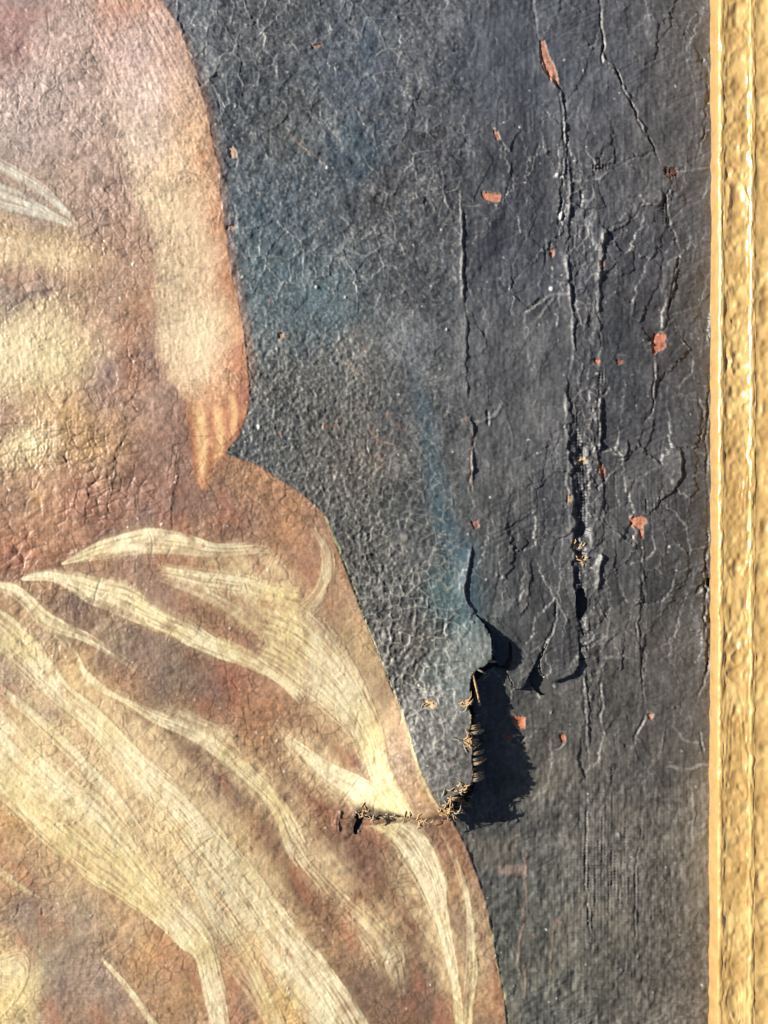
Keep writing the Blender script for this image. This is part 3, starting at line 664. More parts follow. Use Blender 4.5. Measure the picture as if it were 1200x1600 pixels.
for i, (pts, dep, wd, pale) in enumerate(CR):
    fine_ = pale == 3
    rw = np.random.default_rng(700 + i)
    nw = max(int(plen(pts) / 7), 3)
    pm = line(pts, wd * (.3 + 1.1 * rw.random(nw)), .35 if fine_ else 1.0, 500 + i, .55, .2, .45 if (pale == 1 or fine_) else .4)
    add_h(pm, -dep * (1.0 if dep > 0 else .8))
    if pale == 1:
        mix(pm, (142, 140, 136), .55)
    elif pale == 2:
        mix(pm, (150, 122, 100), .6)
    elif pale == 3:
        mix(pm, (84, 60, 48), .55)
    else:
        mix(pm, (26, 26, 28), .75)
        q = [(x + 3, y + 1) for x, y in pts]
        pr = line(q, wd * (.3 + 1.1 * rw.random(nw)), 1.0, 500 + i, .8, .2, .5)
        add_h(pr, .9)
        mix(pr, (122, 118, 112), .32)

# many hair cracks and scratches
for i in range(620):
    r = np.random.default_rng(2000 + i)
    x, y = r.uniform(300, 1105), r.uniform(-20, 1600)
    a_ = r.choice([0, math.pi / 2, math.pi / 2, r.uniform(0, 3.1)]) + r.normal(0, .2)
    L = r.uniform(10, 46)
    p = [(x, y), (x + L * .5 * math.cos(a_) + r.normal(0, 2), y + L * .5 * math.sin(a_) + r.normal(0, 2)), (x + L * math.cos(a_), y + L * math.sin(a_))]
    ix, iy = int(np.clip(x - RX0, 0, W - 1)), int(np.clip(y - RY0, 0, H - 1))
    if m_fig_h[iy, ix] > .5:
        continue
    pm = line(p, r.uniform(.8, 2.0), .7, i, .6, .4, .4)
    add_h(pm, r.choice([-1.0, .8, .9]) * r.uniform(.4, 1.2))
    mix(pm, (118, 116, 112), r.uniform(.1, .4))


def lift(pts, wd, h, seed=0, jitter=.8, both=False, taper=.2):
    """raise the sheet on the left of a curve (image sense, walking down = east side dropped)"""
    n = max(int(plen(pts) / 0.4), 8)
    P0 = crv(pts, n)
    P = jit(P0, jitter, seed, 7)
    N_ = normals(P0)
    kk = np.ones(41) / 41
    if n > 60:
        Np = np.pad(N_, ((20, 20), (0, 0)), mode='edge')
        N_ = np.stack([np.convolve(Np[:, j], kk, 'valid') for j in (0, 1)], 1)
    t = np.linspace(0, 1, n)
    tp = sm(0, taper, t) * sm(0, taper, 1 - t)
    tp = tp * (.75 + .5 * up(np.random.default_rng(seed + 5).random((max(n // 45, 3), 2)), n, 2)[:, 0])
    o = np.arange(0, wd, .45)
    v = h * tp[:, None] * ((1 - o / wd) ** 1.7)[None, :]
    q_ = P[:, None, :] + N_[:, None, :] * o[None, :, None]
    pm = splat2(q_.reshape(-1, 2), v.reshape(-1), 3)
    m_ = pm[1]
    mx_ = m_.copy()                              # close pin holes
    for dy in (-1, 0, 1):
        for dx in (-1, 0, 1):
            mx_ = np.maximum(mx_, np.roll(m_, (dy, dx), (0, 1)) * (m_ == 0))
    HT[pm[0]] += lblur(mx_, .6)


# sheets that stand off beside the long cracks (normal points to the left when walking down the picture)
lift([(884, 560), (888, 640), (889, 700), (892, 760), (893, 830), (893, 880), (896, 930), (904, 990), (908, 1010)], 60, 3.6, 1, 1.8)
lift([(841, 60), (846, 100), (862, 130), (876, 150), (881, 200), (882, 250), (877, 300), (871, 345), (868, 384)], 26, 3.2, 2)
lift([(1059, 690), (1062, 735), (1050, 764), (1018, 786)], 34, 4.0, 3)
lift([(1057, 395), (1050, 446), (1044, 475), (1038, 520)], 30, 3.0, 4)
lift([(722, 320), (722, 400), (723, 480)], 18, 2.2, 5)
lift([(735, 640), (738, 690), (737, 760)], 26, 3.4, 6)
lift([(1107, 112), (1100, 190), (1090, 246)], 30, 2.4, 7)
lift([(940, 860), (936, 880), (932, 930)], 10, 4, 8)
lift([(990, 338), (972, 352), (950, 362)], 22, 2.2, 9)
lift([(1032, 296), (1030, 320), (1004, 322), (990, 338)], 18, 2.6, 10)
lift([(1103, 850), (1098, 905), (1100, 960), (1103, 1030), (1098, 1065)], 22, 3, 11)
lift([(979, 685), (975, 712), (952, 704)], 16, 3, 12)
lift([(1022, 645), (1012, 690), (1000, 712)], 18, 2, 13)
lift([(738, 846), (732, 880), (724, 925), (733, 948), (742, 958)], 30, 4.5, 14, .5)
lift([(910, 1030), (917, 1100), (920, 1180)], 24, 2, 15)
lift([(533, 1262), (528, 1280), (530, 1300)], 12, 2.2, 16)
lift([(830, 870), (824, 930), (810, 970)], 24, 1.6, 17)
lift([(203, 667), (183, 706), (178, 740), (168, 805)], 22, 1.1, 18)
lift([(283, 684), (278, 720), (268, 810)], 22, .9, 19)
gn9_ = gn(4, 3, 0, 134)
lift([(886, 230), (889, 300), (885, 380), (887, 440), (894, 500), (896, 590)], 16, 2.2, 31, 1.2)
lift([(944, 330), (938, 400), (934, 450), (933, 500), (938, 562)], 16, 2.4, 32, 1.2)
lift([(936, 590), (935, 650), (936, 720), (942, 770), (938, 830)], 18, 2.4, 33, 1.4)
lift([(938, 40), (940, 90), (956, 108), (975, 145), (992, 180), (1010, 216), (1030, 262)], 24, 2.4, 34, 1.0)
lift([(728, 480), (727, 560), (730, 630)], 16, 1.6, 35, 1.0)
lift([(1024, 560), (1021, 610), (1016, 650)], 22, 2.2, 36, 1.0)
lift([(820, 488), (846, 474), (862, 462)], 16, 2.4, 37, 1.0)
lift([(1004, 842), (1000, 920), (996, 985), (1003, 1080)], 20, 1.8, 38, 1.0)
# sunk trench right of the long crack
tr = line([(900, 640), (908, 700), (912, 780), (908, 850), (906, 930), (912, 1000)], [10, 16, 18, 16, 14, 8], 1.6, 40, 2)
add_h(tr, -2.2)
HT[tr[0]] += tr[1] * (1.1 * gn9_[tr[0]] + .8 * weave[tr[0]])
mix(tr, (46, 47, 52), .5)  # shadow of the raised sheet painted into the trench colour

# ------------------------------------------------------------------ losses, dust, painted glints and stains
REG = np.zeros((H, W), np.int16)              # 0 ground, 1 torso, 2 arm, 3 cloth
REG[m_fig_h > .5] = 1
REG[(m_drp_h > .5) & (m_fig_h > .5)] = 3
REG[(m_arm_h > .5) & (m_fig_h > .5)] = 2
REG[(REG == 1) & (X > 300) & (Y <= 708)] = 2
REG[(REG == 1) & (X > 300) & (Y > 708)] = 3
OR, GD, BR = (178, 118, 88), (200, 160, 104), (110, 72, 54)
LOSS = [([(842, 64), (850, 63), (855, 80), (860, 95), (866, 103), (870, 120), (874, 138), (870, 140), (862, 130), (852, 118), (846, 105), (843, 85)], (186, 122, 92)),
        ([(771, 205), (778, 203), (781, 220), (775, 219)], OR), ([(752, 299), (782, 303), (781, 315), (765, 314), (755, 311)], (200, 118, 80)),
        ([(1022, 521), (1035, 520), (1041, 524), (1038, 533), (1041, 543), (1030, 548), (1021, 555), (1016, 541)], (184, 100, 68)),
        ([(984, 809), (1000, 805), (1012, 815), (1004, 822), (1006, 842), (1001, 840), (998, 826), (986, 822)], (192, 112, 78)),
        ([(800, 1118), (822, 1121), (820, 1139), (812, 1140), (803, 1130)], (206, 114, 74)), ([(788, 1147), (798, 1149), (797, 1157), (788, 1155)], (200, 90, 60)),
        ([(927, 561), (936, 561), (936, 571), (930, 568)], (170, 92, 64)), ([(962, 562), (972, 562), (969, 570), (964, 569)], (170, 92, 64)),
        ([(936, 720), (945, 730), (947, 743), (941, 748), (934, 738)], (176, 108, 74)), ([(857, 389), (867, 388), (866, 402), (860, 402)], OR),
        ([(935, 408), (942, 410), (942, 424), (936, 424)], (140, 84, 66)), ([(902, 716), (915, 714), (917, 721), (903, 730)], (210, 170, 112)),
        ([(736, 815), (746, 812), (748, 823), (741, 828)], (160, 100, 84)), ([(485, 70), (503, 66), (504, 71), (488, 75)], (160, 112, 92)),
        ([(355, 232), (362, 227), (370, 236), (370, 247), (360, 248)], (190, 152, 124)), ([(355, 352), (367, 351), (367, 357), (354, 360)], (182, 134, 108)),
        ([(874, 1149), (884, 1147), (883, 1161), (877, 1160)], (180, 96, 66)), ([(827, 1051), (834, 1049), (834, 1067), (829, 1068)], (170, 84, 58)),
        ([(660, 1091), (680, 1094), (680, 1101), (672, 1103), (664, 1097)], GD), ([(1036, 262), (1056, 263), (1059, 275), (1046, 281), (1038, 276)], BR),
        ([(434, 520), (443, 520), (444, 528), (436, 528)], (170, 124, 98)), ([(1013, 1116), (1021, 1114), (1020, 1127), (1014, 1124)], (176, 124, 92)),
        ([(900, 868), (914, 866), (913, 880), (903, 880)], (190, 144, 96)), ([(899, 850), (909, 852), (907, 858), (899, 857)], (204, 172, 116)), ([(884, 774), (893, 772), (891, 786), (885, 786)], (166, 128, 90)),
        ([(806, 1250), (806, 1250), (806, 1250)], OR)][:-1]
gn9 = gn(2.5, 2.5, 0, 133)
for i, (p, col) in enumerate(LOSS):
    pm = poly(p, .5, 6, .55, i)
    hard = pm[1] > .5
    cl_ = np.array(col, float)
    mix(pm, tuple(cl_ * .72 + cl_.mean() * .28), .95)
    C[pm[0]] *= (1 - .35 * pm[1] * np.clip(gn9[pm[0]] * .5 + .3 * np.sign(weave[pm[0]]), -.6, 1))[..., None]
    REG[pm[0]][hard] = 10 + i
    add_h(pm, -1.8)
    rimm = lblur(pm[1], 2.2) - pm[1] * .9
    HT[pm[0]] += np.clip(rimm, 0, 1) * 1.1
for x, y in ((560, 645), (568, 650), (580, 645), (603, 650), (622, 665), (630, 675), (582, 675), (590, 687), (588, 712), (598, 735), (566, 720), (633, 672), (570, 632), (423, 471), (569, 545), (524, 666), (507, 668), (436, 677), (412, 616), (570, 510), (870, 1440), (865, 1565), (832, 1458), (735, 960), (728, 655), (612, 1040), (570, 1100), (700, 1182)):
    r = np.random.default_rng(int(x * 7 + y))
    rr = r.uniform(1.6, 4.2)
    mix(poly([(x + rr * r.uniform(.6, 1.3) * math.cos(k), y + rr * r.uniform(.6, 1.3) * math.sin(k)) for k in np.arange(0, 6.2, .9)], .9), (160, 112, 96), .4)
mix(poly([(778, 1357), (800, 1353), (823, 1352), (822, 1370), (806, 1368), (780, 1366)], 2, None, 1.0, 3), (138, 116, 104), .7)
for i in range(380):                                      # dust, grit and lint, plus surface glints painted as pale specks
    r = np.random.default_rng(4000 + i)
    x, y = r.uniform(0, 1110), r.uniform(0, 1600)
    rr = abs(r.normal(0, .55)) + .55
    pm = line([(x, y), (x + r.normal(0, 1.3) * rr, y + r.normal(0, 1.3) * rr)], rr * 1.3, 0, 0, .45, 0)
    mix(pm, (206, 202, 190), r.uniform(.25, .85))
    add_h(pm, .8)
for x, y, rr in ((405, 667, 4), (875, 340, 4.5), (861, 452, 4), (560, 1298, 3), (495, 449, 3), (870, 275, 4), (878, 278, 3), (876, 335, 5), (540, 465, 2.2), (698, 515, 2.4)):
    pm = poly([(x + rr * .8 * math.cos(k), y + rr * math.sin(k)) for k in np.arange(0, 6.2, .8)], .6)
    mix(pm, (214, 212, 204), .85)
    add_h(pm, 2)

# pits: open weave, worm holes
for x, y, rx, ry in ((933, 250, 5, 5), (941, 262, 9, 6), (928, 263, 6, 5), (1042, 268, 5, 3), (1054, 276, 4, 3), (1036, 325, 4, 12), (1040, 345, 4, 5), (939, 590, 6, 8), (930, 640, 12, 2), (926, 688, 12, 2), (914, 990, 7, 5), (917, 1012, 6, 5), (912, 1030, 6, 4)):
    g = np.exp(-(((X - x) / rx) ** 2 + ((Y - y) / ry) ** 2)).astype(f4)
    HT -= 3.2 * g * (0.6 + .5 * np.sign(weave))
    gg = (g * .7)[..., None]
    C = C * (1 - gg) + lin((24, 22, 22)).astype(f4) * gg

# worn high edges and dirt in the hollows
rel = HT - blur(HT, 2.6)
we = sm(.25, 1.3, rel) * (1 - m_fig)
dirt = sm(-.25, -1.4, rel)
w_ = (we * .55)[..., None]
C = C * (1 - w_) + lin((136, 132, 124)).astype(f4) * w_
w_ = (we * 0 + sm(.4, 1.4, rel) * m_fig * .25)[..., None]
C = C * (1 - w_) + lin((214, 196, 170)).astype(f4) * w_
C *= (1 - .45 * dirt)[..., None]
for i in range(26):                                       # rows of open pits in the bare weave
    r = np.random.default_rng(6000 + i)
    cx_, cy_ = ((920 + 5.2 * (i % 13), r.uniform(1240, 1420)), (1005 + 5.2 * (i % 11), r.uniform(765, 785)))[i % 2]
    for j in range(int(r.integers(4, 16))):
        y_ = cy_ + 4.8 * j
        if i % 2 and y_ > 800:
            continue
        pm = line([(cx_ + r.normal(0, .5), y_), (cx_ + r.normal(0, .5), y_ + 2)], r.uniform(1, 2.4), 0, 0, .5, 0)
        add_h(pm, -1.0)
        mix(pm, (34, 33, 32), r.uniform(.2, .7))

# ------------------------------------------------------------------ the tear
TEAR = [(742, 958), (752, 968), (762, 984), (765, 1002), (766, 1022), (756, 1034), (745, 1042), (735, 1052), (732, 1066), (733, 1084), (731, 1100), (734, 1112), (733, 1128), (731, 1142), (735, 1156), (733, 1172), (736, 1188), (736, 1204), (730, 1216), (716, 1226), (704, 1236), (698, 1246), (712, 1254), (700, 1262)]
HTEAR = [(700, 1262), (680, 1266), (655, 1270), (630, 1268), (605, 1267), (590, 1271), (572, 1270), (556, 1275)]
rt_ = np.random.default_rng(77)
tear = jit(crv(TEAR, 420), .65, 78, 6)
htear = jit(crv(HTEAR, 260), 1.2, 79, 4)
up_side = full(poly(np.vstack([tear, htear, [(480, 1275), (480, 940), (742, 940)]]), 0)) > .5
nx, ny = 377.0, 290.0                                     # from the hinge towards the loose corner
nn = math.hypot(nx, ny)
dh = (((X - 470) * nx + (Y - 1277) * ny) / nn).clip(0, None)
flap_h = 58 * (1 - np.exp(-(dh ** 2 / (dh + 40)) / 95)) * sm(940, 1010, Y + .25 * (770 - X)) * sm(490, 700, X + .3 * (1277 - Y))
HT = np.where(up_side, HT + flap_h, HT)
# the gap beside the loose edge, down to the lining
GAP = [(742, 958), (762, 980), (768, 1000), (769, 1022), (772, 1040), (758, 1048), (741, 1072), (739, 1120), (740, 1160), (743, 1210), (739, 1235), (726, 1256), (712, 1265), (700, 1262)]
gap = full(poly(np.vstack([tear, crv(GAP[::-1], 200)]), 0, None)) > .5
slot = full(poly([(768, 1022), (775, 1042), (793, 1046), (800, 1030), (799, 1008), (792, 998), (796, 1020), (788, 1036)], 0, None, .6, 5)) > .5
hole2 = full(poly([(829, 1040), (838, 1046), (846, 1058), (860, 1066), (858, 1082), (846, 1086), (836, 1078), (828, 1066)], 0, None, .6, 6)) > .5
hole3 = full(poly([(898, 928), (903, 921), (912, 920), (913, 930), (918, 938), (916, 952), (908, 968), (901, 962)], 0, None, .6, 7)) > .5
hole4 = full(poly([(923, 930), (927, 936), (927, 958), (924, 952)], 0)) > .5
rip = np.zeros((H, W), bool)
for pts, wd in ((HTEAR, [9, 6, 7, 4, 5, 6, 4, 8, 9]), ([(566, 1264), (560, 1276), (556, 1292), (557, 1302)], [6, 9, 6, 2])):
    pm = line([(x, y + 2.5) for x, y in pts], wd, 1.2, 61, 0, .1)
    rip[pm[0]] |= pm[1] > .3
hole5 = full(poly([(1104, 905), (1110, 903), (1112, 918), (1104, 914)], 0)) > .5
TONGUE = [(757, 962), (775, 964), (786, 978), (795, 1000), (797, 1022), (791, 1040), (780, 1043), (772, 1030), (768, 1005)]
FLAPA = [(800, 996), (806, 1016), (828, 1020), (852, 1000), (846, 1020), (832, 1046), (822, 1066), (812, 1078), (802, 1074), (797, 1062), (790, 1048), (798, 1040), (802, 1020)]
FLAPB = [(868, 976), (884, 976), (902, 984), (906, 1010), (905, 1036), (896, 1052), (878, 1060), (860, 1066), (846, 1052), (842, 1036), (852, 1010)]
ton, fa, fb = (full(poly(p, 0, None, .5, 8 + i)) > .5 for i, p in enumerate((TONGUE, FLAPA, FLAPB)))
HT = np.where(ton, HT - 3 + 0.05 * (1043 - Y), HT)
HT += fa * sm(1000, 1080, Y) * 7.0
HT += fb * sm(976, 1064, Y) * 8.0
C[ton] *= .8  # shade of the loose flap put into the strip's colour
C = C.astype(f4)
tf = up_side & (REG == 0) & (Y > 948) & (X > 560)
REG[tf & (X < 770)] = 4
REG[ton], REG[fa], REG[fb] = 5, 6, 7
HOLE = ((rip & ~up_side) | gap | slot | hole2 | hole3 | hole4 | hole5) & ~(ton & ~gap) & ~fa & ~fb
# scorched lips of the horizontal tear, frayed pale edge on the vertical one
for pts, wd, col, k, so_ in (
        (HTEAR, [16, 18, 12, 9, 8, 12, 18, 14], (92, 66, 40), .8, 2.4), ([(x, y - 1) for x, y in HTEAR], [6, 9, 5, 4, 4, 6, 10, 8], (52, 38, 24), .8, 1.2), ([(556, 1274), (566, 1258), (580, 1260)], 12, (58, 44, 26), .75, 2.5),
        ([(552, 1268), (580, 1263), (612, 1265), (640, 1268)], [9, 12, 8, 4], (62, 48, 28), .85, 2.2), ([(548, 1272), (556, 1290), (562, 1304)], 8, (58, 36, 28), .7, 2.5), ([(716, 1238), (706, 1250), (690, 1258)], 8, (176, 132, 70), .8, 1.5),
        ([(734, 1056), (732, 1100), (733, 1150), (736, 1200)], 2.4, (150, 132, 104), .7, .8), ([(727, 1096), (733, 1092)], 9, (200, 152, 88), .85, 1.3),
        ([(722, 1150), (733, 1148)], 8, (206, 158, 92), .85, 1.2), ([(752, 968), (764, 990), (766, 1018)], 1.6, (120, 128, 124), .6, .7)):
    mix(line(pts, wd, .6, 31, so_), col, k)

C = np.clip(C, 0.004, 0.85)

# ------------------------------------------------------------------ materials


def new_mat(name):
    m = bpy.data.materials.new(name)
    m.use_nodes = True
    return m, m.node_tree, m.node_tree.nodes['Principled BSDF']


def paint_mat(name, r0, r1, spec, bump):
    m, t, p = new_mat(name)
    N, L = t.nodes, t.links
    at = N.new('ShaderNodeAttribute'); at.attribute_name = 'paint'
    tc = N.new('ShaderNodeTexCoord')
    n = N.new('ShaderNodeTexNoise'); n.inputs['Scale'].default_value = 1500; n.inputs['Detail'].default_value = 3
    n.inputs['Roughness'].default_value = .7
    L.new(tc.outputs['Object'], n.inputs['Vector'])
    mr = N.new('ShaderNodeMapRange'); mr.inputs['From Min'].default_value = .3; mr.inputs['From Max'].default_value = .7
    mr.inputs['To Min'].default_value = .80; mr.inputs['To Max'].default_value = 1.2
    L.new(n.outputs['Fac'], mr.inputs['Value'])
    mx = N.new('ShaderNodeVectorMath'); mx.operation = 'SCALE'
    L.new(at.outputs['Color'], mx.inputs[0]); L.new(mr.outputs['Result'], mx.inputs['Scale'])
    L.new(mx.outputs['Vector'], p.inputs['Base Color'])
    n2_ = N.new('ShaderNodeTexNoise'); n2_.inputs['Scale'].default_value = 60; n2_.inputs['Detail'].default_value = 4
    L.new(tc.outputs['Object'], n2_.inputs['Vector'])
    m2 = N.new('ShaderNodeMapRange'); m2.inputs['From Min'].default_value = .3; m2.inputs['From Max'].default_value = .7
    m2.inputs['To Min'].default_value = r0; m2.inputs['To Max'].default_value = r1
    L.new(n2_.outputs['Fac'], m2.inputs['Value']); L.new(m2.outputs['Result'], p.inputs['Roughness'])
    p.inputs['Specular IOR Level'].default_value = spec
    b = N.new('ShaderNodeBump'); b.inputs['Strength'].default_value = bump; b.inputs['Distance'].default_value = .0003
    L.new(n.outputs['Fac'], b.inputs['Height']); L.new(b.outputs['Normal'], p.inputs['Normal'])
    return m


M_dark = paint_mat('dark_oil_paint', .42, .6, .5, .35)
M_fig = paint_mat('figure_oil_paint', .4, .58, .45, .2)
M_loss = paint_mat('bare_red_ground', .7, .9, .2, .5)


def simple(name, col, rough, scale=200, amt=.3, metal=0, bump=.3):
    m, t, p = new_mat(name)
    N, L = t.nodes, t.links
    tc = N.new('ShaderNodeTexCoord')
    n = N.new('ShaderNodeTexNoise'); n.inputs['Scale'].default_value = scale; n.inputs['Detail'].default_value = 5
    L.new(tc.outputs['Object'], n.inputs['Vector'])
    r = N.new('ShaderNodeMix'); r.data_type = 'RGBA'
    r.inputs[6].default_value = (*[c * (1 - amt) for c in col], 1); r.inputs[7].default_value = (*[min(1, c * (1 + amt)) for c in col], 1)
    L.new(n.outputs['Fac'], r.inputs[0]); L.new(r.outputs[2], p.inputs['Base Color'])
    p.inputs['Roughness'].default_value = rough; p.inputs['Metallic'].default_value = metal
    b = N.new('ShaderNodeBump'); b.inputs['Strength'].default_value = bump; b.inputs['Distance'].default_value = .0004
    L.new(n.outputs['Fac'], b.inputs['Height']); L.new(b.outputs['Normal'], p.inputs['Normal'])
    return m


# ------------------------------------------------------------------ mesh building


def bi(a_, px, py):
    fx = np.clip(px - RX0, 0, W - 1.001); fy = np.clip(py - RY0, 0, H - 1.001)
    i, j = fx.astype(int), fy.astype(int)
    u, v = fx - i, fy - j
    if a_.ndim == 3:
        u, v = u[..., None], v[..., None]
    return a_[j, i] * (1 - u) * (1 - v) + a_[j, i + 1] * u * (1 - v) + a_[j + 1, i] * (1 - u) * v + a_[j + 1, i + 1] * u * v


def hz(x, y):
    return float(bi(HT, np.array([x], float), np.array([y], float))[0])


def wpos(x, y, z):
    return ((x - 600) * S, (800 - y) * S, z * S)


def make(name, V, Q, mat, parent=None, cols=None, smooth=True):
    me = bpy.data.meshes.new(name)
    V = np.asarray(V, np.float32); Q = np.asarray(Q, np.int32)
    k = Q.shape[1]
    me.vertices.add(len(V)); me.vertices.foreach_set('co', V.ravel())
    me.loops.add(Q.size); me.loops.foreach_set('vertex_index', Q.ravel())
    me.polygons.add(len(Q)); me.polygons.foreach_set('loop_start', np.arange(0, Q.size, k, dtype=np.int32))
    if cols is not None:
        at = me.attributes.new('paint', 'FLOAT_COLOR', 'POINT')
        at.data.foreach_set('color', np.concatenate([cols, np.ones((len(cols), 1))], 1).astype(np.float32).ravel())
    me.update(calc_edges=True)
    me.validate()
    me.polygons.foreach_set('use_smooth', np.full(len(me.polygons), smooth))
    me.materials.append(mat)
    o = bpy.data.objects.new(name, me)
    COL.objects.link(o)
    if parent:
        o.parent = parent
    return o


def thing(name, label, cat):
    o = bpy.data.objects.new(name, None)
    o.empty_display_size = .05
    COL.objects.link(o)
    o['label'], o['category'] = label, cat
    return o


painting = thing('oil_painting', 'old cracked oil painting of a bare arm and draped cloth with torn dark background', 'painting')
frame = thing('picture_frame', 'worn gold gilt picture frame rail along the right edge of the painting', 'frame')

ST = 1.3
gxs = np.concatenate([np.arange(-238, -8, 5.0), np.arange(-8, 1136, ST)])
gys = np.concatenate([np.arange(-238, -8, 5.0), np.arange(-8, 1610, ST), np.arange(1612, 1836, 5.0)])
GX, GY = np.meshgrid(gxs, gys)
Z = bi(HT, GX, GY)
near = lambda m: m[np.rint(GY - RY0).astype(int), np.rint(GX - RX0).astype(int)]
# on the tear the height must come from one side only
US = near(up_side)
Zn = near(HT)
band = near(blur(np.abs(np.gradient(up_side.astype(f4))[0]) + np.abs(np.gradient(up_side.astype(f4))[1]), 1.0) > .02)
Z = np.where(band, Zn, Z)
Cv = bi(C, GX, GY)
hv = near(HOLE)
rv = near(REG)
sheet = np.zeros(GX.shape, np.int8)
sheet[US] = 1
sheet[near(ton)] = 2; sheet[near(fa)] = 3; sheet[near(fb)] = 4
nr, nc = GX.shape
idx = np.arange(nr * nc).reshape(nr, nc)
q = np.stack([idx[:-1, :-1], idx[1:, :-1], idx[1:, 1:], idx[:-1, 1:]], -1).reshape(-1, 4)
hf = hv.ravel()[q].any(1)
sq = sheet.ravel()[q]
zq = Z.ravel()[q]
cut = (sq.max(1) != sq.min(1)) & (zq.max(1) - zq.min(1) > 2.2)
rq = rv.ravel()[q]
reg = rq[:, 0].copy()
keep = ~hf & ~cut
q, reg = q[keep], reg[keep]
allv = np.stack([(GX - 600) * S, (800 - GY) * S, Z * S], -1).reshape(-1, 3)
allc = Cv.reshape(-1, 3)
NAMES = {0: ('painted_background', M_dark), 1: ('painted_torso', M_fig), 2: ('painted_arm', M_fig), 3: ('painted_drapery', M_fig), 4: ('torn_flap', M_dark), 5: ('torn_strip', M_dark), 6: ('lifted_flake', M_dark), 7: ('lifted_flake', M_dark)}
for r in np.unique(reg):
    nm, mt = NAMES.get(int(r), ('bare_ground_patch', M_loss))
    qq = q[reg == r]
    u, inv = np.unique(qq, return_inverse=True)
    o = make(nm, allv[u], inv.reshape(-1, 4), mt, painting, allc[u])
    if r in (4, 5, 6, 7):
        md_ = o.modifiers.new('thickness', 'SOLIDIFY'); md_.thickness = 1.6 * S; md_.offset = -1

# lining behind the torn canvas
lx, ly = np.meshgrid(np.arange(-238, 1136, 12.0), np.arange(-238, 1836, 12.0))
lz = bi(UND, lx, ly) - 8.5 + .8 * np.sin(lx / 37.0) * np.cos(ly / 51.0)
nr, nc = lx.shape
idx = np.arange(nr * nc).reshape(nr, nc)
lq = np.stack([idx[:-1, :-1], idx[1:, :-1], idx[1:, 1:], idx[:-1, 1:]], -1).reshape(-1, 4)
make('lining_canvas', np.stack([(lx - 600) * S, (800 - ly) * S, lz * S], -1).reshape(-1, 3), lq, simple('lining', (.065, .062, .062), .9, 400), painting)

# ---- frayed threads
M_thr = simple('raw_linen', (.40, .26, .12), .85, 900, .35)
M_thr2 = simple('pale_linen', (.33, .27, .18), .85, 900, .35)


def tube(name, pts, rad, mat, sides=6, n=9):
    P = crv([p[:2] for p in pts], n)
    zz = np.interp(np.linspace(0, 1, n), np.linspace(0, 1, len(pts)), [p[2] for p in pts])
    P = np.concatenate([P, zz[:, None]], 1)
    T = np.gradient(P, axis=0); T /= np.linalg.norm(T, axis=1)[:, None]
    A = np.cross(T, (0.1, 0.2, 1.0)); A /= np.linalg.norm(A, axis=1)[:, None]
    B = np.cross(T, A)
    k = np.linspace(0, 2 * math.pi, sides, endpoint=False)
    rr = np.interp(np.linspace(0, 1, n), np.linspace(0, 1, len(np.atleast_1d(rad))), np.atleast_1d(rad))
    V = P[:, None, :] + rr[:, None, None] * (A[:, None, :] * np.cos(k)[None, :, None] + B[:, None, :] * np.sin(k)[None, :, None])
    V = V.reshape(-1, 3)
    V = np.stack([(V[:, 0] - 600) * S, (800 - V[:, 1]) * S, V[:, 2] * S], 1)
    Q = [(i * sides + j, i * sides + (j + 1) % sides, (i + 1) * sides + (j + 1) % sides, (i + 1) * sides + j) for i in range(n - 1) for j in range(sides)]
    return make(name, V, Q, mat, painting)


rnd = random.Random(5)
for i, y in enumerate((1129, 1138, 1146, 1153, 1161, 1168, 1176, 1183, 1191, 1199, 1206)):
    z = hz(728, y)
    L = rnd.uniform(15, 21)
    x0 = 732 + .3 * i + rnd.uniform(-3, 3)
    tl = rnd.gauss(0, 2.4)
    if i in (3, 8):
        L *= .45
    for j in range(5):                                    # each stub is a tuft of a few fibres
        oy_, oz_ = (j - 2) * .95 + rnd.gauss(0, .5), rnd.gauss(0, .7)
        tl += rnd.gauss(0, 1.2)
        tube('frayed_thread', [(x0 - 5, y + oy_ * .6, z - 1), (x0 + L * .5, y + oy_ + tl * .4, z - 1.8 + oz_), (x0 + L * rnd.uniform(.7, 1.05), y + oy_ * 1.2 + tl, z - 12 + rnd.uniform(-5, 2))], [1.0, 1.35, .5], M_thr2 if rnd.random() < .75 else M_thr, 5, 7)
tube('frayed_thread', [(736, 1046, hz(732, 1046)), (741, 1066, hz(728, 1060) - 2), (748, 1098, hz(728, 1090) - 6)], [1.5, 2.0, 1.4], M_thr)
tube('frayed_thread', [(760, 1030, 16), (768, 1031, 15), (774, 1032, 12)], [2.5, 2.2, .8], M_thr2)
tube('frayed_thread', [(744, 1042, 22), (752, 1046, 22), (757, 1049, 18)], [1.6, 1.6, .6], M_thr2)
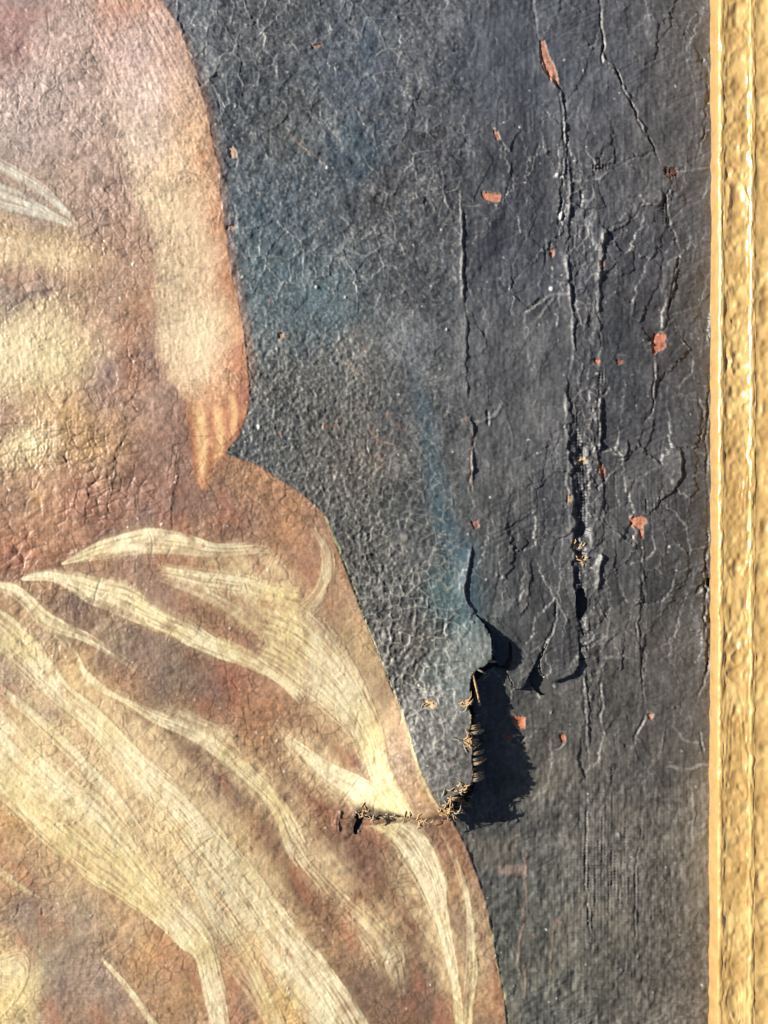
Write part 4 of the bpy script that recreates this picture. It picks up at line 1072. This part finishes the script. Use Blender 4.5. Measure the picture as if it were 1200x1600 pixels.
for cx, cy, rx, ry, n, up_ in ((724, 1094, 9, 8, 9, 2), (724, 1148, 7, 6, 7, 2), (716, 1222, 9, 8, 13, 2), (704, 1236, 12, 9, 16, 2.5), (690, 1252, 12, 7, 12, 3), (712, 1252, 14, 7, 14, 1), (568, 1266, 7, 8, 9, 2.5), (671, 1096, 7, 4, 4, 1.5), (650, 1270, 16, 3, 9, 1.5), (610, 1269, 16, 3, 8, 1.5), (580, 1271, 8, 4, 7, 1.5), (906, 872, 8, 6, 5, 4), (904, 852, 6, 3, 3, 4)):
    for i in range(int(n * 1.5)):
        x, y = cx + rnd.gauss(0, rx * .5), cy + rnd.gauss(0, ry * .5)
        ang = rnd.choice([rnd.gauss(0, .4), rnd.gauss(0, .4), rnd.uniform(0, 6.3)])
        L = rnd.uniform(7, 13) if rnd.random() < .6 else rnd.uniform(13, 22)
        z = hz(min(x, 728) if cx < 740 else x, min(y, 1258) if cy > 1180 and cx > 640 else y) + up_ * rnd.random()
        pts, px_, py_ = [], x, y
        for j in range(6):                                # a curling fibre
            pts.append((px_, py_, z - 1 + 3.2 * math.sin(j / 5 * 2.6) * rnd.uniform(.4, 1) - (j * .5 if j > 3 else 0)))
            ang += rnd.gauss(0, .55)
            px_ += L / 5 * math.cos(ang)
            py_ += L / 5 * math.sin(ang)
        tube('frayed_thread', pts, [rnd.uniform(.6, 1.2), rnd.uniform(.7, 1.3), .3], M_thr if rnd.random() < .75 else M_thr2, 5, 10)

# ------------------------------------------------------------------ gilt frame rail
PROF = {
    'sight_edge': [(1109.5, -14), (1109.5, 10), (1110, 24), (1111, 27)],
    'inner_bead': [(1111, 27), (1111.8, 29.4), (1113.5, 30.8), (1115.5, 31.2), (1117.5, 31.0), (1119, 30.8)],
    'cove': [(1119, 30.8), (1124, 30.6), (1130, 30.9), (1138, 31.8), (1146, 33.4), (1152, 35.4), (1155, 36.8)],
    'ridge': [(1155, 36.8), (1156.4, 38.2), (1158, 38.9), (1160, 39.1), (1162, 39.0), (1163.6, 38.9)],
    'outer_moulding': [(1163.6, 38.9), (1167, 38.9), (1173, 39.6), (1182, 42), (1193, 46.5), (1206, 54), (1222, 60), (1240, 58), (1250, 46), (1252, 10), (1252, -36)],
}
fl = np.arange(-320, 1920, 1.7)
r = np.random.default_rng(12)


def n2d(nx_, ny_, n, m, seed):
    return up(np.random.default_rng(seed).standard_normal((nx_, ny_)), n, m)


gold, t, p = new_mat('gilding')
N, L = t.nodes, t.links
tc = N.new('ShaderNodeTexCoord')
n_a = N.new('ShaderNodeTexNoise'); n_a.inputs['Scale'].default_value = 55; n_a.inputs['Detail'].default_value = 6
mp = N.new('ShaderNodeMapping'); mp.inputs['Scale'].default_value = (1.2, 1.0, 1)
L.new(tc.outputs['Object'], mp.inputs['Vector']); L.new(mp.outputs['Vector'], n_a.inputs['Vector'])
cr = N.new('ShaderNodeValToRGB')
cr.color_ramp.elements[0].position = .32; cr.color_ramp.elements[0].color = (.40, .245, .085, 1)
cr.color_ramp.elements[1].position = .72; cr.color_ramp.elements[1].color = (.63, .43, .17, 1)
L.new(n_a.outputs['Fac'], cr.inputs['Fac']); L.new(cr.outputs['Color'], p.inputs['Base Color'])
p.inputs['Metallic'].default_value = .2
p.inputs['Roughness'].default_value = .27
p.inputs['Coat Weight'].default_value = .35
p.inputs['Coat Roughness'].default_value = .15
n_b = N.new('ShaderNodeTexNoise'); n_b.inputs['Scale'].default_value = 420; n_b.inputs['Detail'].default_value = 4
L.new(tc.outputs['Object'], n_b.inputs['Vector'])
bb = N.new('ShaderNodeBump'); bb.inputs['Strength'].default_value = .25; bb.inputs['Distance'].default_value = .0006
L.new(n_b.outputs['Fac'], bb.inputs['Height']); L.new(bb.outputs['Normal'], p.inputs['Normal'])

dull = simple('dull_rubbed_gilding', (.36, .225, .085), .5, 160, .35, .15, .4)
for k, (nm, pr) in enumerate(PROF.items()):
    m_ = {'sight_edge': 8, 'inner_bead': 12, 'cove': 34, 'ridge': 12, 'outer_moulding': 90}[nm]
    P = crv(pr, m_)
    Nn = normals(P)
    Nn = np.where((Nn[:, 1] < 0)[:, None] & (np.abs(Nn[:, 1]) > .3)[:, None], -Nn, Nn)
    n = len(fl)
    base = 1.1 * n2d(n // 60, 3, n, m_, 70)[:, :1] * 0
    t_ = np.linspace(0, 1, m_)[None, :]
    if nm in ('cove', 'outer_moulding'):
        # hammered dents, crinkles and slanting comb marks in the gesso
        q1, q2, q3 = (3, 7, 16) if nm == 'cove' else (12, 26, 60)
        dis = 1.0 - 2.1 * np.abs(n2d(n // 13, q1, n, m_, 71 + k) + .35 * n2d(n // 5, q2, n, m_, 75 + k)) + .45 * n2d(n // 5, q2, n, m_, 81 + k) + .14 * n2d(n // 3, q3, n, m_, 91 + k)
        phs = fl[:, None] / 23.0 + (2.6 if nm == 'cove' else -4.5) * t_ + 2.6 * n2d(n // 40, 3, n, m_, 95 + k)
        swp = np.abs(np.sin(phs)) ** .6
        gate = sm(-.4, .8, n2d(n // 50, 3, n, m_, 99 + k) + (fl[:, None] - 800) / 700)
        dis = dis * (1 - .15 * gate) + .9 * swp * gate
        env = np.minimum(1, np.minimum(np.arange(m_), np.arange(m_)[::-1]) / 3.0)[None, :]
        if nm == 'outer_moulding':
            env = np.where(np.arange(m_) > m_ * .8, 0, env)
        dis = dis * env * .82
    else:
        dis = (0 if nm == 'sight_edge' else 1) * (.6 * n2d(n // 10, 3, n, m_, 71 + k) + .35 * n2d(n // 4, 4, n, m_, 77 + k))
        env = np.minimum(1, np.minimum(np.arange(m_), np.arange(m_)[::-1]) / 2.0)[None, :]
        dis = dis * env
    wob = 1.0 * np.sin(fl / 410.0 + .5) + .5 * np.interp(fl, np.linspace(-320, 1920, 140), np.random.default_rng(3).standard_normal(140)) * (nm != 'outer_moulding') + np.interp(fl, np.linspace(-320, 1920, 90), r.standard_normal(90) * 0.0)
    VX = P[None, :, 0] + Nn[None, :, 0] * dis + wob[:, None]
    VZ = P[None, :, 1] + Nn[None, :, 1] * dis
    VY = np.repeat(fl[:, None], m_, 1)
    idx = np.arange(n * m_).reshape(n, m_)
    Q = np.stack([idx[:-1, :-1], idx[1:, :-1], idx[1:, 1:], idx[:-1, 1:]], -1).reshape(-1, 4)
    make(nm, np.stack([(VX - 600) * S, (800 - VY) * S, VZ * S], -1).reshape(-1, 3), Q, dull if nm == 'sight_edge' else gold, frame)

# ------------------------------------------------------------------ ground the painting lies on
g = make('ground', [(-40, -40, -40 * S), (40, -40, -40 * S), (40, 40, -40 * S), (-40, 40, -40 * S)], [(0, 1, 2, 3)], simple('paving', (.16, .15, .13), .9, 30, .3))
g['kind'] = 'structure'
print('verts', len(allv), 'quads', len(q))
